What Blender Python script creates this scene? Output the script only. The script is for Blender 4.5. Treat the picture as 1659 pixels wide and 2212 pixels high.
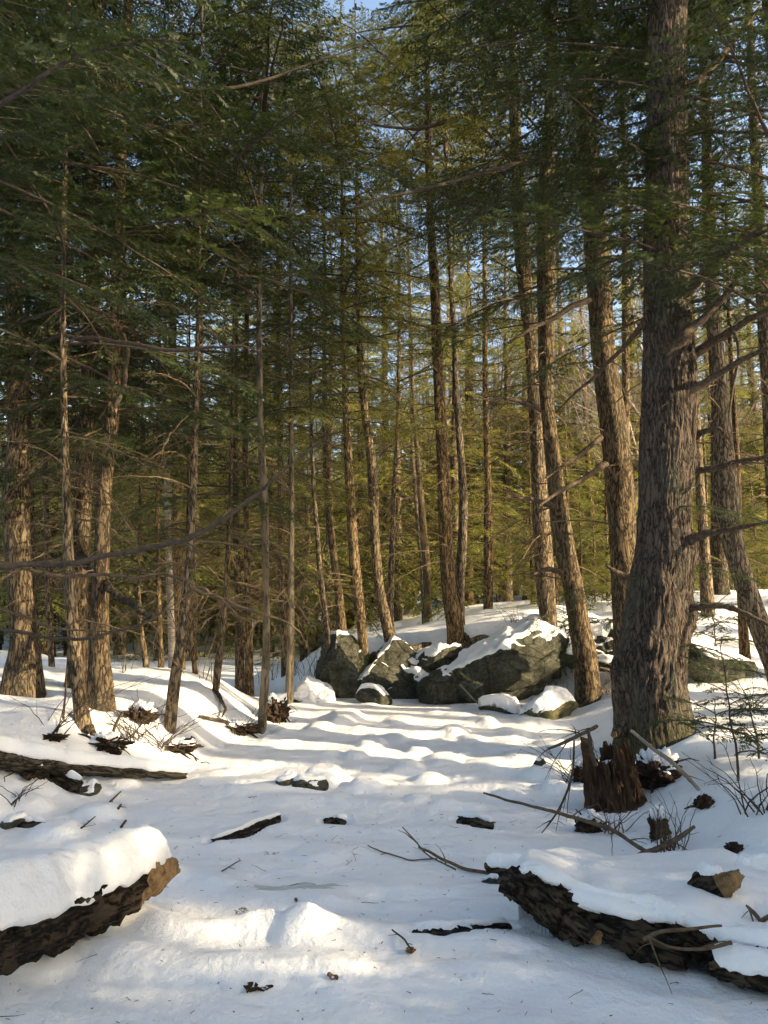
import bpy, math
import numpy as np
from mathutils import Vector, Matrix, Euler

R = math.radians
for o in list(bpy.data.objects):
    bpy.data.objects.remove(o)
SC = bpy.context.scene
COL = SC.collection

# ------------------------------------------------------------------ camera
CAM_H = 1.6
FPX, CU, CV, HORIZON = 1659.0, 829.5, 1106.0, 1310.0
PITCH = math.atan((HORIZON - CV) / FPX)
cam = bpy.data.cameras.new('camera')
cam.sensor_fit = 'HORIZONTAL'; cam.sensor_width = 36.0; cam.lens = 36.0
cam.clip_start = 0.05; cam.clip_end = 2000
cam_o = bpy.data.objects.new('camera', cam); COL.objects.link(cam_o)
cam_o.location = (0, 0, CAM_H); cam_o.rotation_euler = (R(90) + PITCH, 0, 0)
SC.camera = cam_o

# ------------------------------------------------------------------ sky and sun
SUN_EL = R(21.0)
TO_SUN = Vector((0.93, -0.37, 0)).normalized()
w = bpy.data.worlds.new('World'); SC.world = w; w.use_nodes = True
nt = w.node_tree; nt.nodes.clear()
sky = nt.nodes.new('ShaderNodeTexSky'); sky.sky_type = 'NISHITA'; sky.sun_disc = False
sky.sun_elevation = SUN_EL
sky.sun_rotation = math.atan2(TO_SUN.x, TO_SUN.y)
sky.air_density = 1.2; sky.dust_density = 3.5; sky.ozone_density = 1.0
bg = nt.nodes.new('ShaderNodeBackground'); bg.inputs['Strength'].default_value = 0.15
wo = nt.nodes.new('ShaderNodeOutputWorld')
nt.links.new(sky.outputs[0], bg.inputs[0]); nt.links.new(bg.outputs[0], wo.inputs[0])
sun = bpy.data.lights.new('sun', 'SUN'); sun.energy = 4.7; sun.angle = R(0.53); sun.color = (1.0, 0.79, 0.48)
sun_o = bpy.data.objects.new('sun', sun); COL.objects.link(sun_o)
d = Vector((TO_SUN.x * math.cos(SUN_EL), TO_SUN.y * math.cos(SUN_EL), math.sin(SUN_EL)))
sun_o.rotation_euler = d.to_track_quat('Z', 'Y').to_euler()
sun_o.location = (20, -12, 25)
SC.view_settings.view_transform = 'Standard'; SC.view_settings.look = 'None'
SC.view_settings.exposure = 1.5; SC.view_settings.gamma = 1.0
SC.view_settings.use_curve_mapping = False
SC.render.engine = 'CYCLES'
SC.cycles.max_bounces = 4; SC.cycles.diffuse_bounces = 3; SC.cycles.glossy_bounces = 2
SC.cycles.transmission_bounces = 4; SC.cycles.transparent_max_bounces = 4
SC.cycles.use_adaptive_sampling = True; SC.cycles.adaptive_threshold = 0.05
SC.cycles.caustics_reflective = False; SC.cycles.caustics_refractive = False

RNG = np.random.default_rng(11)

# ------------------------------------------------------------------ noise
_perm = np.random.default_rng(3).permutation(256).astype(np.int64)
_perm = np.concatenate([_perm, _perm, _perm])
_g = np.random.default_rng(4).normal(size=(256, 3)); _g /= np.linalg.norm(_g, axis=1)[:, None]
def pnoise(p):
    p = np.asarray(p, float)
    i = np.floor(p).astype(np.int64); f = p - i; i &= 255
    u = f * f * f * (f * (f * 6 - 15) + 10)
    out = 0
    for a in (0, 1):
        wx = u[:, 0] if a else 1 - u[:, 0]
        for b in (0, 1):
            wy = u[:, 1] if b else 1 - u[:, 1]
            for c in (0, 1):
                wz = u[:, 2] if c else 1 - u[:, 2]
                h = _perm[_perm[_perm[i[:, 0] + a] + i[:, 1] + b] + i[:, 2] + c]
                g = _g[h]
                out = out + wx * wy * wz * (g[:, 0] * (f[:, 0] - a) + g[:, 1] * (f[:, 1] - b) + g[:, 2] * (f[:, 2] - c))
    return out * 1.5
def fbm(p, o=3, gain=.5):
    p = np.asarray(p, float); r = 0; a = 1
    for k in range(o):
        r = r + a * pnoise(p); p = p * 2.03 + 17.3; a *= gain
    return r
def sstep(a, b, x):
    t = np.clip((x - a) / (b - a), 0, 1); return t * t * (3 - 2 * t)

# ------------------------------------------------------------------ mesh helpers
class MB:
    """collects blocks of vertices, triangles and quads with a material index"""
    def __init__(s): s.v = []; s.n = 0; s.f = []
    def add(s, verts, faces, mi=0):
        verts = np.asarray(verts, float).reshape(-1, 3); faces = np.asarray(faces, np.int64)
        s.f.append((faces + s.n, mi)); s.v.append(verts); s.n += len(verts)
    def arrays(s):
        return np.concatenate(s.v), s.f
    def add_mb(s, V, F, M=None, off=(0, 0, 0)):
        V2 = V @ M.T + np.asarray(off) if M is not None else V + np.asarray(off)
        base = s.n; s.v.append(V2); s.n += len(V2)
        for fa, mi in F: s.f.append((fa + base, mi))
    def mesh(s, name, mats, smooth=True):
        V, F = s.arrays()
        me = bpy.data.meshes.new(name)
        loops = np.concatenate([f.ravel() for f, _ in F])
        tot = np.concatenate([np.full(len(f), f.shape[1]) for f, _ in F])
        mi = np.concatenate([np.full(len(f), m) for f, m in F])
        start = np.concatenate([[0], np.cumsum(tot)[:-1]])
        me.vertices.add(len(V)); me.vertices.foreach_set('co', V.ravel().astype(np.float32))
        me.loops.add(len(loops)); me.loops.foreach_set('vertex_index', loops.astype(np.int32))
        me.polygons.add(len(tot))
        me.polygons.foreach_set('loop_start', start.astype(np.int32))
        me.polygons.foreach_set('loop_total', tot.astype(np.int32))
        me.polygons.foreach_set('material_index', mi.astype(np.int32))
        me.polygons.foreach_set('use_smooth', np.full(len(tot), smooth))
        for m in mats: me.materials.append(m)
        me.update(calc_edges=True); me.validate()
        return me

def nrm(a):
    return a / np.maximum(np.linalg.norm(a, axis=-1, keepdims=True), 1e-9)
def catmull(P, n):
    """smooth curve through rows of P (any number of columns), n samples per span"""
    P = np.asarray(P, float)
    if len(P) == 2:
        t = np.linspace(0, 1, n + 1)[:, None]; return P[0] * (1 - t) + P[1] * t
    Q = np.vstack([2 * P[0] - P[1], P, 2 * P[-1] - P[-2]]); out = []
    for k in range(1, len(Q) - 2):
        a, b, c, d_ = Q[k - 1], Q[k], Q[k + 1], Q[k + 2]
        for t in np.arange(n) / n:
            out.append(.5 * (2 * b + (c - a) * t + (2 * a - 5 * b + 4 * c - d_) * t * t + (3 * b - a - 3 * c + d_) * t ** 3))
    out.append(P[-1]); return np.array(out)
def frames(P, ref=None):
    T = np.gradient(P, axis=0); T = nrm(T)
    r = np.array([0, 0, 1.]) if ref is None else np.asarray(ref, float)
    N = np.empty_like(T); prev = r - T[0] * (r @ T[0])
    if np.linalg.norm(prev) < .15:
        r = np.array([1., 0, 0]); prev = r - T[0] * (r @ T[0])
    prev /= np.linalg.norm(prev)
    for k in range(len(T)):
        prev = prev - T[k] * (prev @ T[k]); prev /= max(np.linalg.norm(prev), 1e-6); N[k] = prev
    return T, N, np.cross(T, N)
def tube(P, rad, n=5, cap=True, ref=None):
    P = np.asarray(P, float); K = len(P); rad = np.asarray(rad, float) * np.ones(K)
    T, N, B = frames(P, ref)
    a = np.arange(n) * 2 * math.pi / n
    V = P[:, None, :] + rad[:, None, None] * (np.cos(a)[None, :, None] * N[:, None, :] + np.sin(a)[None, :, None] * B[:, None, :])
    V = V.reshape(-1, 3)
    i = np.arange(K - 1)[:, None] * n; j = np.arange(n)[None, :]; j2 = (j + 1) % n
    F = np.stack([i + j, i + j2, i + n + j2, i + n + j], -1).reshape(-1, 4)
    return V, F
def caps(mb, P, V, n, mi=0):
    """close both ends of a tube already split into rings"""
    K = len(P)
    for k, s in ((0, -1), (K - 1, 1)):
        ring = V[k * n:(k + 1) * n]; c = ring.mean(0)
        j = np.arange(n); j2 = (j + 1) % n
        F = np.stack([np.full(n, n), j2, j], -1) if s < 0 else np.stack([np.full(n, n), j, j2], -1)
        mb.add(np.vstack([ring, c]), F, mi)

def link(name, me, parent=None, loc=(0, 0, 0), rot=(0, 0, 0), scale=None):
    o = bpy.data.objects.new(name, me); COL.objects.link(o)
    o.parent = parent; o.location = loc; o.rotation_euler = rot
    if scale is not None: o.scale = (scale,) * 3 if np.isscalar(scale) else scale
    return o
def tag(o, label=None, cat=None, group=None, kind=None):
    if label: o['label'] = label
    if cat: o['category'] = cat
    if group: o['group'] = group
    if kind: o['kind'] = kind
    return o
def thing(name, label, cat, loc, group=None, rz=0):
    e = bpy.data.objects.new(name, None); COL.objects.link(e); e.empty_display_size = .2
    e.location = loc; e.rotation_euler = (0, 0, rz)
    return tag(e, label, cat, group)

# ------------------------------------------------------------------ picture -> place
_fwd = np.array([0, math.cos(PITCH), math.sin(PITCH)]); _up = np.array([0, -math.sin(PITCH), math.cos(PITCH)])
def ray(u, v):
    return np.array([1., 0, 0]) * (u - CU) / FPX + _up * (CV - v) / FPX + _fwd
def at(u, v, Y):
    r = ray(u, v); t = Y / r[1]; return np.array([0, 0, CAM_H]) + r * t
def wid(w_, Y): return w_ * Y / FPX

# ------------------------------------------------------------------ materials
def mat(name):
    m = bpy.data.materials.new(name); m.use_nodes = True
    n = m.node_tree; n.nodes.clear(); return m, n
def nd(n, t, **kw):
    x = n.nodes.new(t)
    for k, v in kw.items():
        if k in x.inputs.keys(): x.inputs[k].default_value = v
        else: setattr(x, k, v)
    return x
def ramp(n, stops, src):
    r = n.nodes.new('ShaderNodeValToRGB'); e = r.color_ramp.elements
    while len(e) < len(stops): e.new(.5)
    for q, (p, c) in zip(e, stops): q.position = p; q.color = (*c, 1) if len(c) == 3 else c
    n.links.new(src, r.inputs[0]); return r
def coords(n, scale=(1, 1, 1)):
    tc = n.nodes.new('ShaderNodeTexCoord'); mp = n.nodes.new('ShaderNodeMapping')
    mp.inputs['Scale'].default_value = scale; n.links.new(tc.outputs['Object'], mp.inputs[0]); return mp.outputs[0]
def out(n, bsdf):
    o = n.nodes.new('ShaderNodeOutputMaterial'); n.links.new(bsdf, o.inputs[0])

def snow_mat():
    m, n = mat('snow'); c = coords(n)
    b = nd(n, 'ShaderNodeBsdfPrincipled', Roughness=.55)
    b.inputs['Specular IOR Level'].default_value = .25
    n1 = nd(n, 'ShaderNodeTexNoise', Scale=3.0, Detail=4.0); n.links.new(c, n1.inputs['Vector'])
    r = ramp(n, [(.3, (.76, .78, .82)), (.7, (.84, .845, .86))], n1.outputs[0])
    n.links.new(r.outputs[0], b.inputs['Base Color'])
    n2 = nd(n, 'ShaderNodeTexNoise', Scale=26.0, Detail=8.0, Roughness=.7); n.links.new(c, n2.inputs['Vector'])
    n3 = nd(n, 'ShaderNodeTexNoise', Scale=7.0, Detail=5.0, Roughness=.6); n.links.new(c, n3.inputs['Vector'])
    b0 = nd(n, 'ShaderNodeBump', Strength=.55, Distance=.06); n.links.new(n3.outputs[0], b0.inputs['Height'])
    n4 = nd(n, 'ShaderNodeTexNoise', Scale=170.0, Detail=3.0); n.links.new(c, n4.inputs['Vector'])
    ad = nd(n, 'ShaderNodeMath', operation='MULTIPLY_ADD'); n.links.new(n4.outputs[0], ad.inputs[0]); ad.inputs[1].default_value = .25; n.links.new(n2.outputs[0], ad.inputs[2])
    vp = nd(n, 'ShaderNodeTexVoronoi', Scale=7.0); n.links.new(c, vp.inputs['Vector'])
    pit = ramp(n, [(.0, (0, 0, 0)), (.16, (1, 1, 1))], vp.outputs['Distance'])
    pm = ramp(n, [(.52, (0, 0, 0)), (.62, (1, 1, 1))], n1.outputs[0])
    iv = nd(n, 'ShaderNodeMath', operation='SUBTRACT'); iv.inputs[0].default_value = 1.0; n.links.new(pit.outputs[0], iv.inputs[1])
    pk = nd(n, 'ShaderNodeMath', operation='MULTIPLY'); n.links.new(iv.outputs[0], pk.inputs[0]); n.links.new(pm.outputs[0], pk.inputs[1])
    hs = nd(n, 'ShaderNodeMath', operation='MULTIPLY_ADD'); n.links.new(pk.outputs[0], hs.inputs[0]); hs.inputs[1].default_value = -.8; n.links.new(ad.outputs[0], hs.inputs[2])
    bp = nd(n, 'ShaderNodeBump', Strength=.5, Distance=.022); n.links.new(hs.outputs[0], bp.inputs['Height']); n.links.new(b0.outputs[0], bp.inputs['Normal'])
    n.links.new(bp.outputs[0], b.inputs['Normal']); out(n, b.outputs[0]); return m

def bark_mat(name, dark, mid, light, scale=1.0, moss=.0, lichen=.25, bump=.9):
    m, n = mat(name)
    c = coords(n, (16 * scale, 16 * scale, 4.2 * scale)); c2 = coords(n, (3, 3, 1.2)); c3 = coords(n, (60 * scale, 60 * scale, 16 * scale))
    ds = nd(n, 'ShaderNodeTexNoise', Scale=1.5, Detail=2.0); n.links.new(c, ds.inputs['Vector'])
    mx = nd(n, 'ShaderNodeMixRGB', Fac=.22); n.links.new(c, mx.inputs[1]); n.links.new(ds.outputs['Color'], mx.inputs[2])
    vo = nd(n, 'ShaderNodeTexVoronoi', feature='DISTANCE_TO_EDGE', Scale=1.6); n.links.new(mx.outputs[0], vo.inputs['Vector'])
    fine = nd(n, 'ShaderNodeTexNoise', Scale=1.0, Detail=6.0, Roughness=.65); n.links.new(c3, fine.inputs['Vector'])
    big = nd(n, 'ShaderNodeTexNoise', Scale=1.0, Detail=3.0); n.links.new(c2, big.inputs['Vector'])
    cr = nd(n, 'ShaderNodeTexNoise', Scale=.62, Detail=3.0, Roughness=.6, Distortion=.4); n.links.new(c, cr.inputs['Vector'])
    s1 = nd(n, 'ShaderNodeMath', operation='SUBTRACT'); n.links.new(cr.outputs[0], s1.inputs[0]); s1.inputs[1].default_value = .5
    s2 = nd(n, 'ShaderNodeMath', operation='ABSOLUTE'); n.links.new(s1.outputs[0], s2.inputs[0])
    s3 = nd(n, 'ShaderNodeMath', operation='MULTIPLY'); n.links.new(s2.outputs[0], s3.inputs[0]); s3.inputs[1].default_value = 2.6
    s4 = nd(n, 'ShaderNodeMath', operation='MULTIPLY_ADD'); n.links.new(vo.outputs['Distance'], s4.inputs[0]); s4.inputs[1].default_value = .28; n.links.new(s3.outputs[0], s4.inputs[2])
    ed = ramp(n, [(.0, (0, 0, 0)), (.30, (.8, .8, .8)), (.7, (1, 1, 1))], s4.outputs[0])
    a1 = nd(n, 'ShaderNodeMath', operation='MULTIPLY_ADD'); n.links.new(fine.outputs[0], a1.inputs[0]); a1.inputs[1].default_value = .7
    n.links.new(ed.outputs[0], a1.inputs[2])
    col = ramp(n, [(.24, dark), (.5, mid), (.95, light)], a1.outputs[0])
    a1b = nd(n, 'ShaderNodeMath', operation='MULTIPLY'); n.links.new(a1.outputs[0], a1b.inputs[0]); a1b.inputs[1].default_value = .62
    n.links.new(a1b.outputs[0], col.inputs[0])
    oi = n.nodes.new('ShaderNodeObjectInfo')
    hv = nd(n, 'ShaderNodeHueSaturation'); n.links.new(col.outputs[0], hv.inputs['Color'])
    mr = nd(n, 'ShaderNodeMapRange'); n.links.new(oi.outputs['Random'], mr.inputs[0]); mr.inputs[3].default_value = .7; mr.inputs[4].default_value = 1.2
    n.links.new(mr.outputs[0], hv.inputs['Value'])
    ms = nd(n, 'ShaderNodeMath', operation='MULTIPLY'); n.links.new(oi.outputs['Random'], ms.inputs[0]); ms.inputs[1].default_value = 37.7
    mf = nd(n, 'ShaderNodeMath', operation='FRACT'); n.links.new(ms.outputs[0], mf.inputs[0])
    m5 = nd(n, 'ShaderNodeMapRange'); n.links.new(mf.outputs[0], m5.inputs[0]); m5.inputs[3].default_value = .7; m5.inputs[4].default_value = 1.15
    n.links.new(m5.outputs[0], hv.inputs['Saturation'])
    lm = ramp(n, [(.52, (0, 0, 0)), (.68, (1, 1, 1))], big.outputs[0])
    lf = nd(n, 'ShaderNodeMath', operation='MULTIPLY'); n.links.new(lm.outputs[0], lf.inputs[0]); lf.inputs[1].default_value = lichen
    ml = nd(n, 'ShaderNodeMixRGB'); n.links.new(lf.outputs[0], ml.inputs[0]); n.links.new(hv.outputs[0], ml.inputs[1])
    ml.inputs[2].default_value = (.075, .085, .068, 1)
    b = nd(n, 'ShaderNodeBsdfPrincipled', Roughness=.9); b.inputs['Specular IOR Level'].default_value = .15
    last = ml.outputs[0]
    if moss > 0:
        tc = n.nodes.new('ShaderNodeTexCoord'); sx = n.nodes.new('ShaderNodeSeparateXYZ'); n.links.new(tc.outputs['Object'], sx.inputs[0])
        mz = nd(n, 'ShaderNodeMapRange'); n.links.new(sx.outputs['Z'], mz.inputs[0])
        mz.inputs[1].default_value = .55; mz.inputs[2].default_value = 0.0
        mm = nd(n, 'ShaderNodeMath', operation='MULTIPLY'); n.links.new(mz.outputs[0], mm.inputs[0]); n.links.new(big.outputs[0], mm.inputs[1])
        m2 = nd(n, 'ShaderNodeMath', operation='MULTIPLY'); n.links.new(mm.outputs[0], m2.inputs[0]); m2.inputs[1].default_value = moss
        mg = nd(n, 'ShaderNodeMixRGB'); n.links.new(m2.outputs[0], mg.inputs[0]); n.links.new(last, mg.inputs[1]); mg.inputs[2].default_value = (.045, .055, .018, 1)
        last = mg.outputs[0]
    n.links.new(last, b.inputs['Base Color'])
    bp = nd(n, 'ShaderNodeBump', Strength=bump, Distance=.018); n.links.new(a1.outputs[0], bp.inputs['Height'])
    n.links.new(bp.outputs[0], b.inputs['Normal']); out(n, b.outputs[0]); return m

def plain_mat(name, c1, c2, scale=8, rough=.9, bump=.5, dist=.01, stretch=(1, 1, 1), detail=5.0, spec=.2):
    m, n = mat(name); c = coords(n, stretch)
    n1 = nd(n, 'ShaderNodeTexNoise', Scale=scale, Detail=detail, Roughness=.65); n.links.new(c, n1.inputs['Vector'])
    r = ramp(n, [(.3, c1), (.7, c2)], n1.outputs[0])
    b = nd(n, 'ShaderNodeBsdfPrincipled', Roughness=rough); b.inputs['Specular IOR Level'].default_value = spec
    n.links.new(r.outputs[0], b.inputs['Base Color'])
    bp = nd(n, 'ShaderNodeBump', Strength=bump, Distance=dist); n.links.new(n1.outputs[0], bp.inputs['Height'])
    n.links.new(bp.outputs[0], b.inputs['Normal']); out(n, b.outputs[0]); return m

def leaf_mat(name, c_dark, c_light, trans=.3):
    m, n = mat(name)
    oi = n.nodes.new('ShaderNodeObjectInfo')
    tc = n.nodes.new('ShaderNodeTexCoord')
    n1 = nd(n, 'ShaderNodeTexNoise', Scale=2.2, Detail=2.0); n.links.new(tc.outputs['Object'], n1.inputs['Vector'])
    ad = nd(n, 'ShaderNodeMath', operation='MULTIPLY_ADD'); n.links.new(oi.outputs['Random'], ad.inputs[0]); ad.inputs[1].default_value = .5
    sb = nd(n, 'ShaderNodeMath', operation='SUBTRACT'); n.links.new(n1.outputs[0], sb.inputs[0]); sb.inputs[1].default_value = .25
    n.links.new(sb.outputs[0], ad.inputs[2])
    r = ramp(n, [(.1, c_dark), (.85, c_light)], ad.outputs[0])
    b = nd(n, 'ShaderNodeBsdfPrincipled', Roughness=.5); b.inputs['Specular IOR Level'].default_value = .3
    n.links.new(r.outputs[0], b.inputs['Base Color'])
    t = n.nodes.new('ShaderNodeBsdfTranslucent')
    br = nd(n, 'ShaderNodeMixRGB', blend_type='MULTIPLY', Fac=1.0); n.links.new(r.outputs[0], br.inputs[1]); br.inputs[2].default_value = (1.5, 1.4, .6, 1)
    n.links.new(br.outputs[0], t.inputs[0])
    mx = nd(n, 'ShaderNodeMixShader', Fac=trans); n.links.new(b.outputs[0], mx.inputs[1]); n.links.new(t.outputs[0], mx.inputs[2])
    out(n, mx.outputs[0]); return m

M_SNOW = snow_mat()
M_BARK = bark_mat('hemlock_bark', (.013, .009, .006), (.092, .066, .038), (.29, .21, .118), 1.9, .0, .22)
M_BARK_BIG = bark_mat('old_hemlock_bark', (.014, .010, .008), (.085, .064, .050), (.17, .128, .10), 1.95, 1.1, .55, .8)
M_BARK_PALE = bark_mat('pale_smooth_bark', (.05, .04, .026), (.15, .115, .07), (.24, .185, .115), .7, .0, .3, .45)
M_BIRCH = plain_mat('birch_bark', (.15, .125, .10), (.40, .36, .31), 9, .7, .2, .004, (1, 1, 4))
M_TWIG = plain_mat('twig_bark', (.05, .035, .022), (.15, .11, .07), 25, .9, .3, .003)
M_TWIG_SUNLIT = plain_mat('sunlit_twig_bark', (.06, .044, .027), (.18, .135, .082), 25, .9, .3, .003)  # lighter copy of the twig bark: sunlight on twigs painted in
M_TWIG_DARK = plain_mat('dark_twig_bark', (.03, .024, .02), (.09, .07, .055), 25, .9, .3, .003)
M_LIMB = plain_mat('dead_limb_wood', (.022, .017, .013), (.12, .09, .065), 30, .9, .8, .012, (1, 1, 1), 6.0)
M_NEEDLE = leaf_mat('hemlock_needles', (.010, .020, .007), (.055, .080, .024), .34)
M_NEEDLE_SUNLIT = leaf_mat('hemlock_needles_sunlit', (.045, .060, .018), (.27, .265, .085), .42)  # brighter, yellower needle copy: sunlight on the foliage painted into the colour
def rock_mat():
    m, n = mat('dark_rock'); c = coords(n)
    a = nd(n, 'ShaderNodeTexNoise', Scale=2.6, Detail=10.0, Roughness=.7, Distortion=.6); n.links.new(c, a.inputs['Vector'])
    f = nd(n, 'ShaderNodeTexNoise', Scale=22.0, Detail=6.0, Roughness=.7); n.links.new(c, f.inputs['Vector'])
    cs = coords(n, (2.0, 2.0, 3.4)); mx = nd(n, 'ShaderNodeMixRGB', Fac=.25); n.links.new(cs, mx.inputs[1]); n.links.new(a.outputs['Color'], mx.inputs[2])
    v = nd(n, 'ShaderNodeTexVoronoi', feature='DISTANCE_TO_EDGE', Scale=.75); n.links.new(mx.outputs[0], v.inputs['Vector'])
    crk = ramp(n, [(.0, (.1, .1, .1)), (.035, (1, 1, 1))], v.outputs['Distance'])
    col = ramp(n, [(.28, (.016, .017, .013)), (.5, (.075, .076, .058)), (.62, (.11, .115, .085)), (.75, (.21, .205, .17))], a.outputs[0])
    m1 = nd(n, 'ShaderNodeMixRGB', blend_type='MULTIPLY', Fac=.5); n.links.new(col.outputs[0], m1.inputs[1]); n.links.new(crk.outputs[0], m1.inputs[2])
    fr = ramp(n, [(.35, (.45, .45, .45)), (.65, (1.35, 1.35, 1.3))], f.outputs[0])
    m2 = nd(n, 'ShaderNodeMixRGB', blend_type='MULTIPLY', Fac=1.0); n.links.new(m1.outputs[0], m2.inputs[1]); n.links.new(fr.outputs[0], m2.inputs[2])
    b = nd(n, 'ShaderNodeBsdfPrincipled', Roughness=.85); b.inputs['Specular IOR Level'].default_value = .25; n.links.new(m2.outputs[0], b.inputs['Base Color'])
    h = nd(n, 'ShaderNodeMath', operation='MULTIPLY_ADD'); n.links.new(crk.outputs[0], h.inputs[0]); h.inputs[1].default_value = .35; n.links.new(f.outputs[0], h.inputs[2])
    h2 = nd(n, 'ShaderNodeMath', operation='MULTIPLY_ADD'); n.links.new(a.outputs[0], h2.inputs[0]); h2.inputs[1].default_value = 1.5; n.links.new(h.outputs[0], h2.inputs[2])
    bp = nd(n, 'ShaderNodeBump', Strength=1.0, Distance=.05); n.links.new(h2.outputs[0], bp.inputs['Height']); n.links.new(bp.outputs[0], b.inputs['Normal'])
    out(n, b.outputs[0]); return m
M_ROCK = rock_mat()
M_ROCK_MOSS = plain_mat('mossy_rock', (.03, .034, .016), (.14, .13, .07), 5, .9, 1.0, .04, (1, 1, 1), 8.0)
M_LOGDARK = bark_mat('wet_dark_log', (.002, .0018, .0015), (.022, .017, .012), (.10, .075, .050), 1.6, .0, .25, 1.0)
M_LOGBARK = bark_mat('weathered_log_bark', (.006, .005, .004), (.045, .037, .024), (.13, .105, .07), 1.7, .0, .4, 1.0)
M_WOOD = plain_mat('broken_yellow_wood', (.05, .03, .014), (.30, .20, .10), 22, .85, 1.0, .015, (1, 1, 1), 6.0)
M_ROT = plain_mat('rotten_orange_wood', (.008, .005, .0035), (.095, .056, .032), 16, .95, 1.0, .03, (1, 1, .35), 8.0)
M_DIRT = plain_mat('dark_soil', (.008, .006, .005), (.075, .048, .03), 14, .95, 1.0, .04, (1, 1, 1), 8.0)
M_LEAF = plain_mat('dead_leaf', (.06, .035, .018), (.22, .13, .065), 30, .8, .4, .004)
M_GREY = plain_mat('bare_grey_bark', (.12, .10, .085), (.30, .25, .20), 8, .9, .4, .01)
def ice_mat():
    m, n = mat('icicle'); b = nd(n, 'ShaderNodeBsdfPrincipled', Roughness=.12, IOR=1.31)
    b.inputs['Base Color'].default_value = (.82, .88, .92, 1); b.inputs['Transmission Weight'].default_value = .85
    out(n, b.outputs[0]); return m
M_ICE = ice_mat()
# ------------------------------------------------------------------ terrain
def g0(u, v, z=0.0):
    r = ray(u, v); t = (z - CAM_H) / r[2]; p = np.array([0, 0, CAM_H]) + r * t; return p
_eLy = [-50, 0, 3, 4.6, 5.4, 6.2, 7.2, 9, 10.6, 12, 13.3, 15, 18, 25, 60]
_eLx = [-4.0, -3.6, -3.2, -2.9, -2.7, -2.4, -1.9, -1.55, -1.28, -1.45, -1.8, -2.8, -5, -12, -50]
_eRy = [-50, 0, 3, 4.0, 4.8, 5.4, 6, 7, 9, 11, 12.2, 60]
_eRx = [4.0, 3.4, 2.2, 1.75, 1.5, 1.42, 1.5, 1.75, 2.05, 2.35, 2.6, 2.6]
_yRx = [-60, -2.4, -1.4, 0, .7, 2.6, 3.6, 5, 60]
_yRy = [30, 14.6, 14.1, 13.9, 13.5, 13.0, 11.6, 10.2, 9.0]
# soft snow mounds: u, v, width px, height m, stretch in depth
MOUNDS = [(1055, 1568, 46, .13, .9), (980, 1585, 60, .12, .9), (745, 1556, 80, .16, 1.3), (690, 1575, 55, .10, 1), (800, 1612, 70, .10, .8), (770, 1635, 50, .07, .8),
          (850, 1600, 60, .09, .8), (905, 1625, 55, .07, .8), (880, 1660, 62, .09, .7), (700, 1690, 95, .18, .7), (790, 1705, 80, .12, .6), (640, 1705, 50, .10, .6),
          (960, 1640, 70, .07, .7), (1130, 1640, 90, .08, .7), (1170, 1690, 70, .12, .6), (1200, 1712, 60, .10, .6), (1100, 1720, 60, .06, .6), (900, 1735, 60, .07, .6),
          (960, 1745, 55, .06, .6), (1020, 1600, 60, .07, .8), (1110, 1590, 60, .07, .8), (1190, 1610, 60, .07, .8), (1150, 1560, 70, .08, .8), (860, 1560, 60, .06, .9),
          (640, 2036, 100, .055, .5), (560, 2025, 90, .04, .5), (690, 1850, 110, .05, .6), (930, 1690, 70, .09, .6), (250, 2005, 90, .07, .5), (80, 2110, 140, .05, .4),
          (340, 1900, 120, .05, .5), (120, 1800, 110, .09, .5), (210, 1760, 90, .10, .5), (60, 1760, 90, .12, .5), (260, 1705, 80, .08, .5)]
# long drift ridges: polyline in px, half width m, height m
RIDGES = [([(230, 1962), (330, 2010), (430, 2030), (560, 2015), (690, 2035)], .16, .075),
          ([(0, 2130), (150, 2075), (340, 2095), (520, 2100), (760, 2120)], .20, .075),
          ([(700, 2030), (900, 2040), (1150, 2060), (1330, 2085), (1500, 2130), (1659, 2190)], .20, .055),
          ([(900, 2110), (1150, 2115), (1350, 2160), (1500, 2205)], .16, .045),
          ([(350, 1890), (480, 1915), (560, 1950), (700, 1960)], .16, .045),
          ([(560, 1945), (760, 1925), (980, 1925)], .14, .02),
          ([(480, 1830), (620, 1825), (760, 1835)], .14, .02),
          ([(600, 1790), (820, 1800), (1000, 1790)], .12, .02),
          ([(420, 1700), (600, 1730), (830, 1745), (1000, 1770), (1200, 1755)], .16, .035),
          ([(1060, 1672), (1200, 1690), (1290, 1715)], .16, .05)]
# narrow hollows in the crust in front of half buried wood: polyline px, half width m, depth m
PITS = [([(455, 1822), (505, 1811), (560, 1787), (602, 1769)], .07, .07), ([(700, 1773), (725, 1774), (750, 1771)], .06, .06),
        ([(990, 1780), (1030, 1788), (1070, 1792)], .07, .07), ([(893, 2025), (960, 2031), (1030, 2025), (1100, 2012)], .055, .07)]
_mr = np.random.default_rng(21)
_M = []
for (u, v, wpx, h, st) in MOUNDS:
    p = g0(u, v); rad = wid(wpx, p[1]) * .5 * 1.25; _M.append((p[0], p[1], rad, rad * 1.8 * st, h * .82))
for k in range(190):
    y = _mr.uniform(6.3, 13.2); x = _mr.uniform(-1.7, 2.4)
    rad = _mr.uniform(.06, .22); _M.append((x, y, rad * _mr.uniform(1.2, 3.0), rad * _mr.uniform(.6, 1.3), _mr.uniform(.010, .05)))
_M = np.array(_M)
_RD = []
for pl, hw, h in RIDGES:
    P = catmull(np.array([g0(u, v)[:2] for u, v in pl]), 10); _RD.append((P, hw, h))
_PT = [(catmull(np.array([g0(u, v)[:2] for u, v in pl]), 12), hw, h) for pl, hw, h in PITS]
_WELL = []
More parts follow.
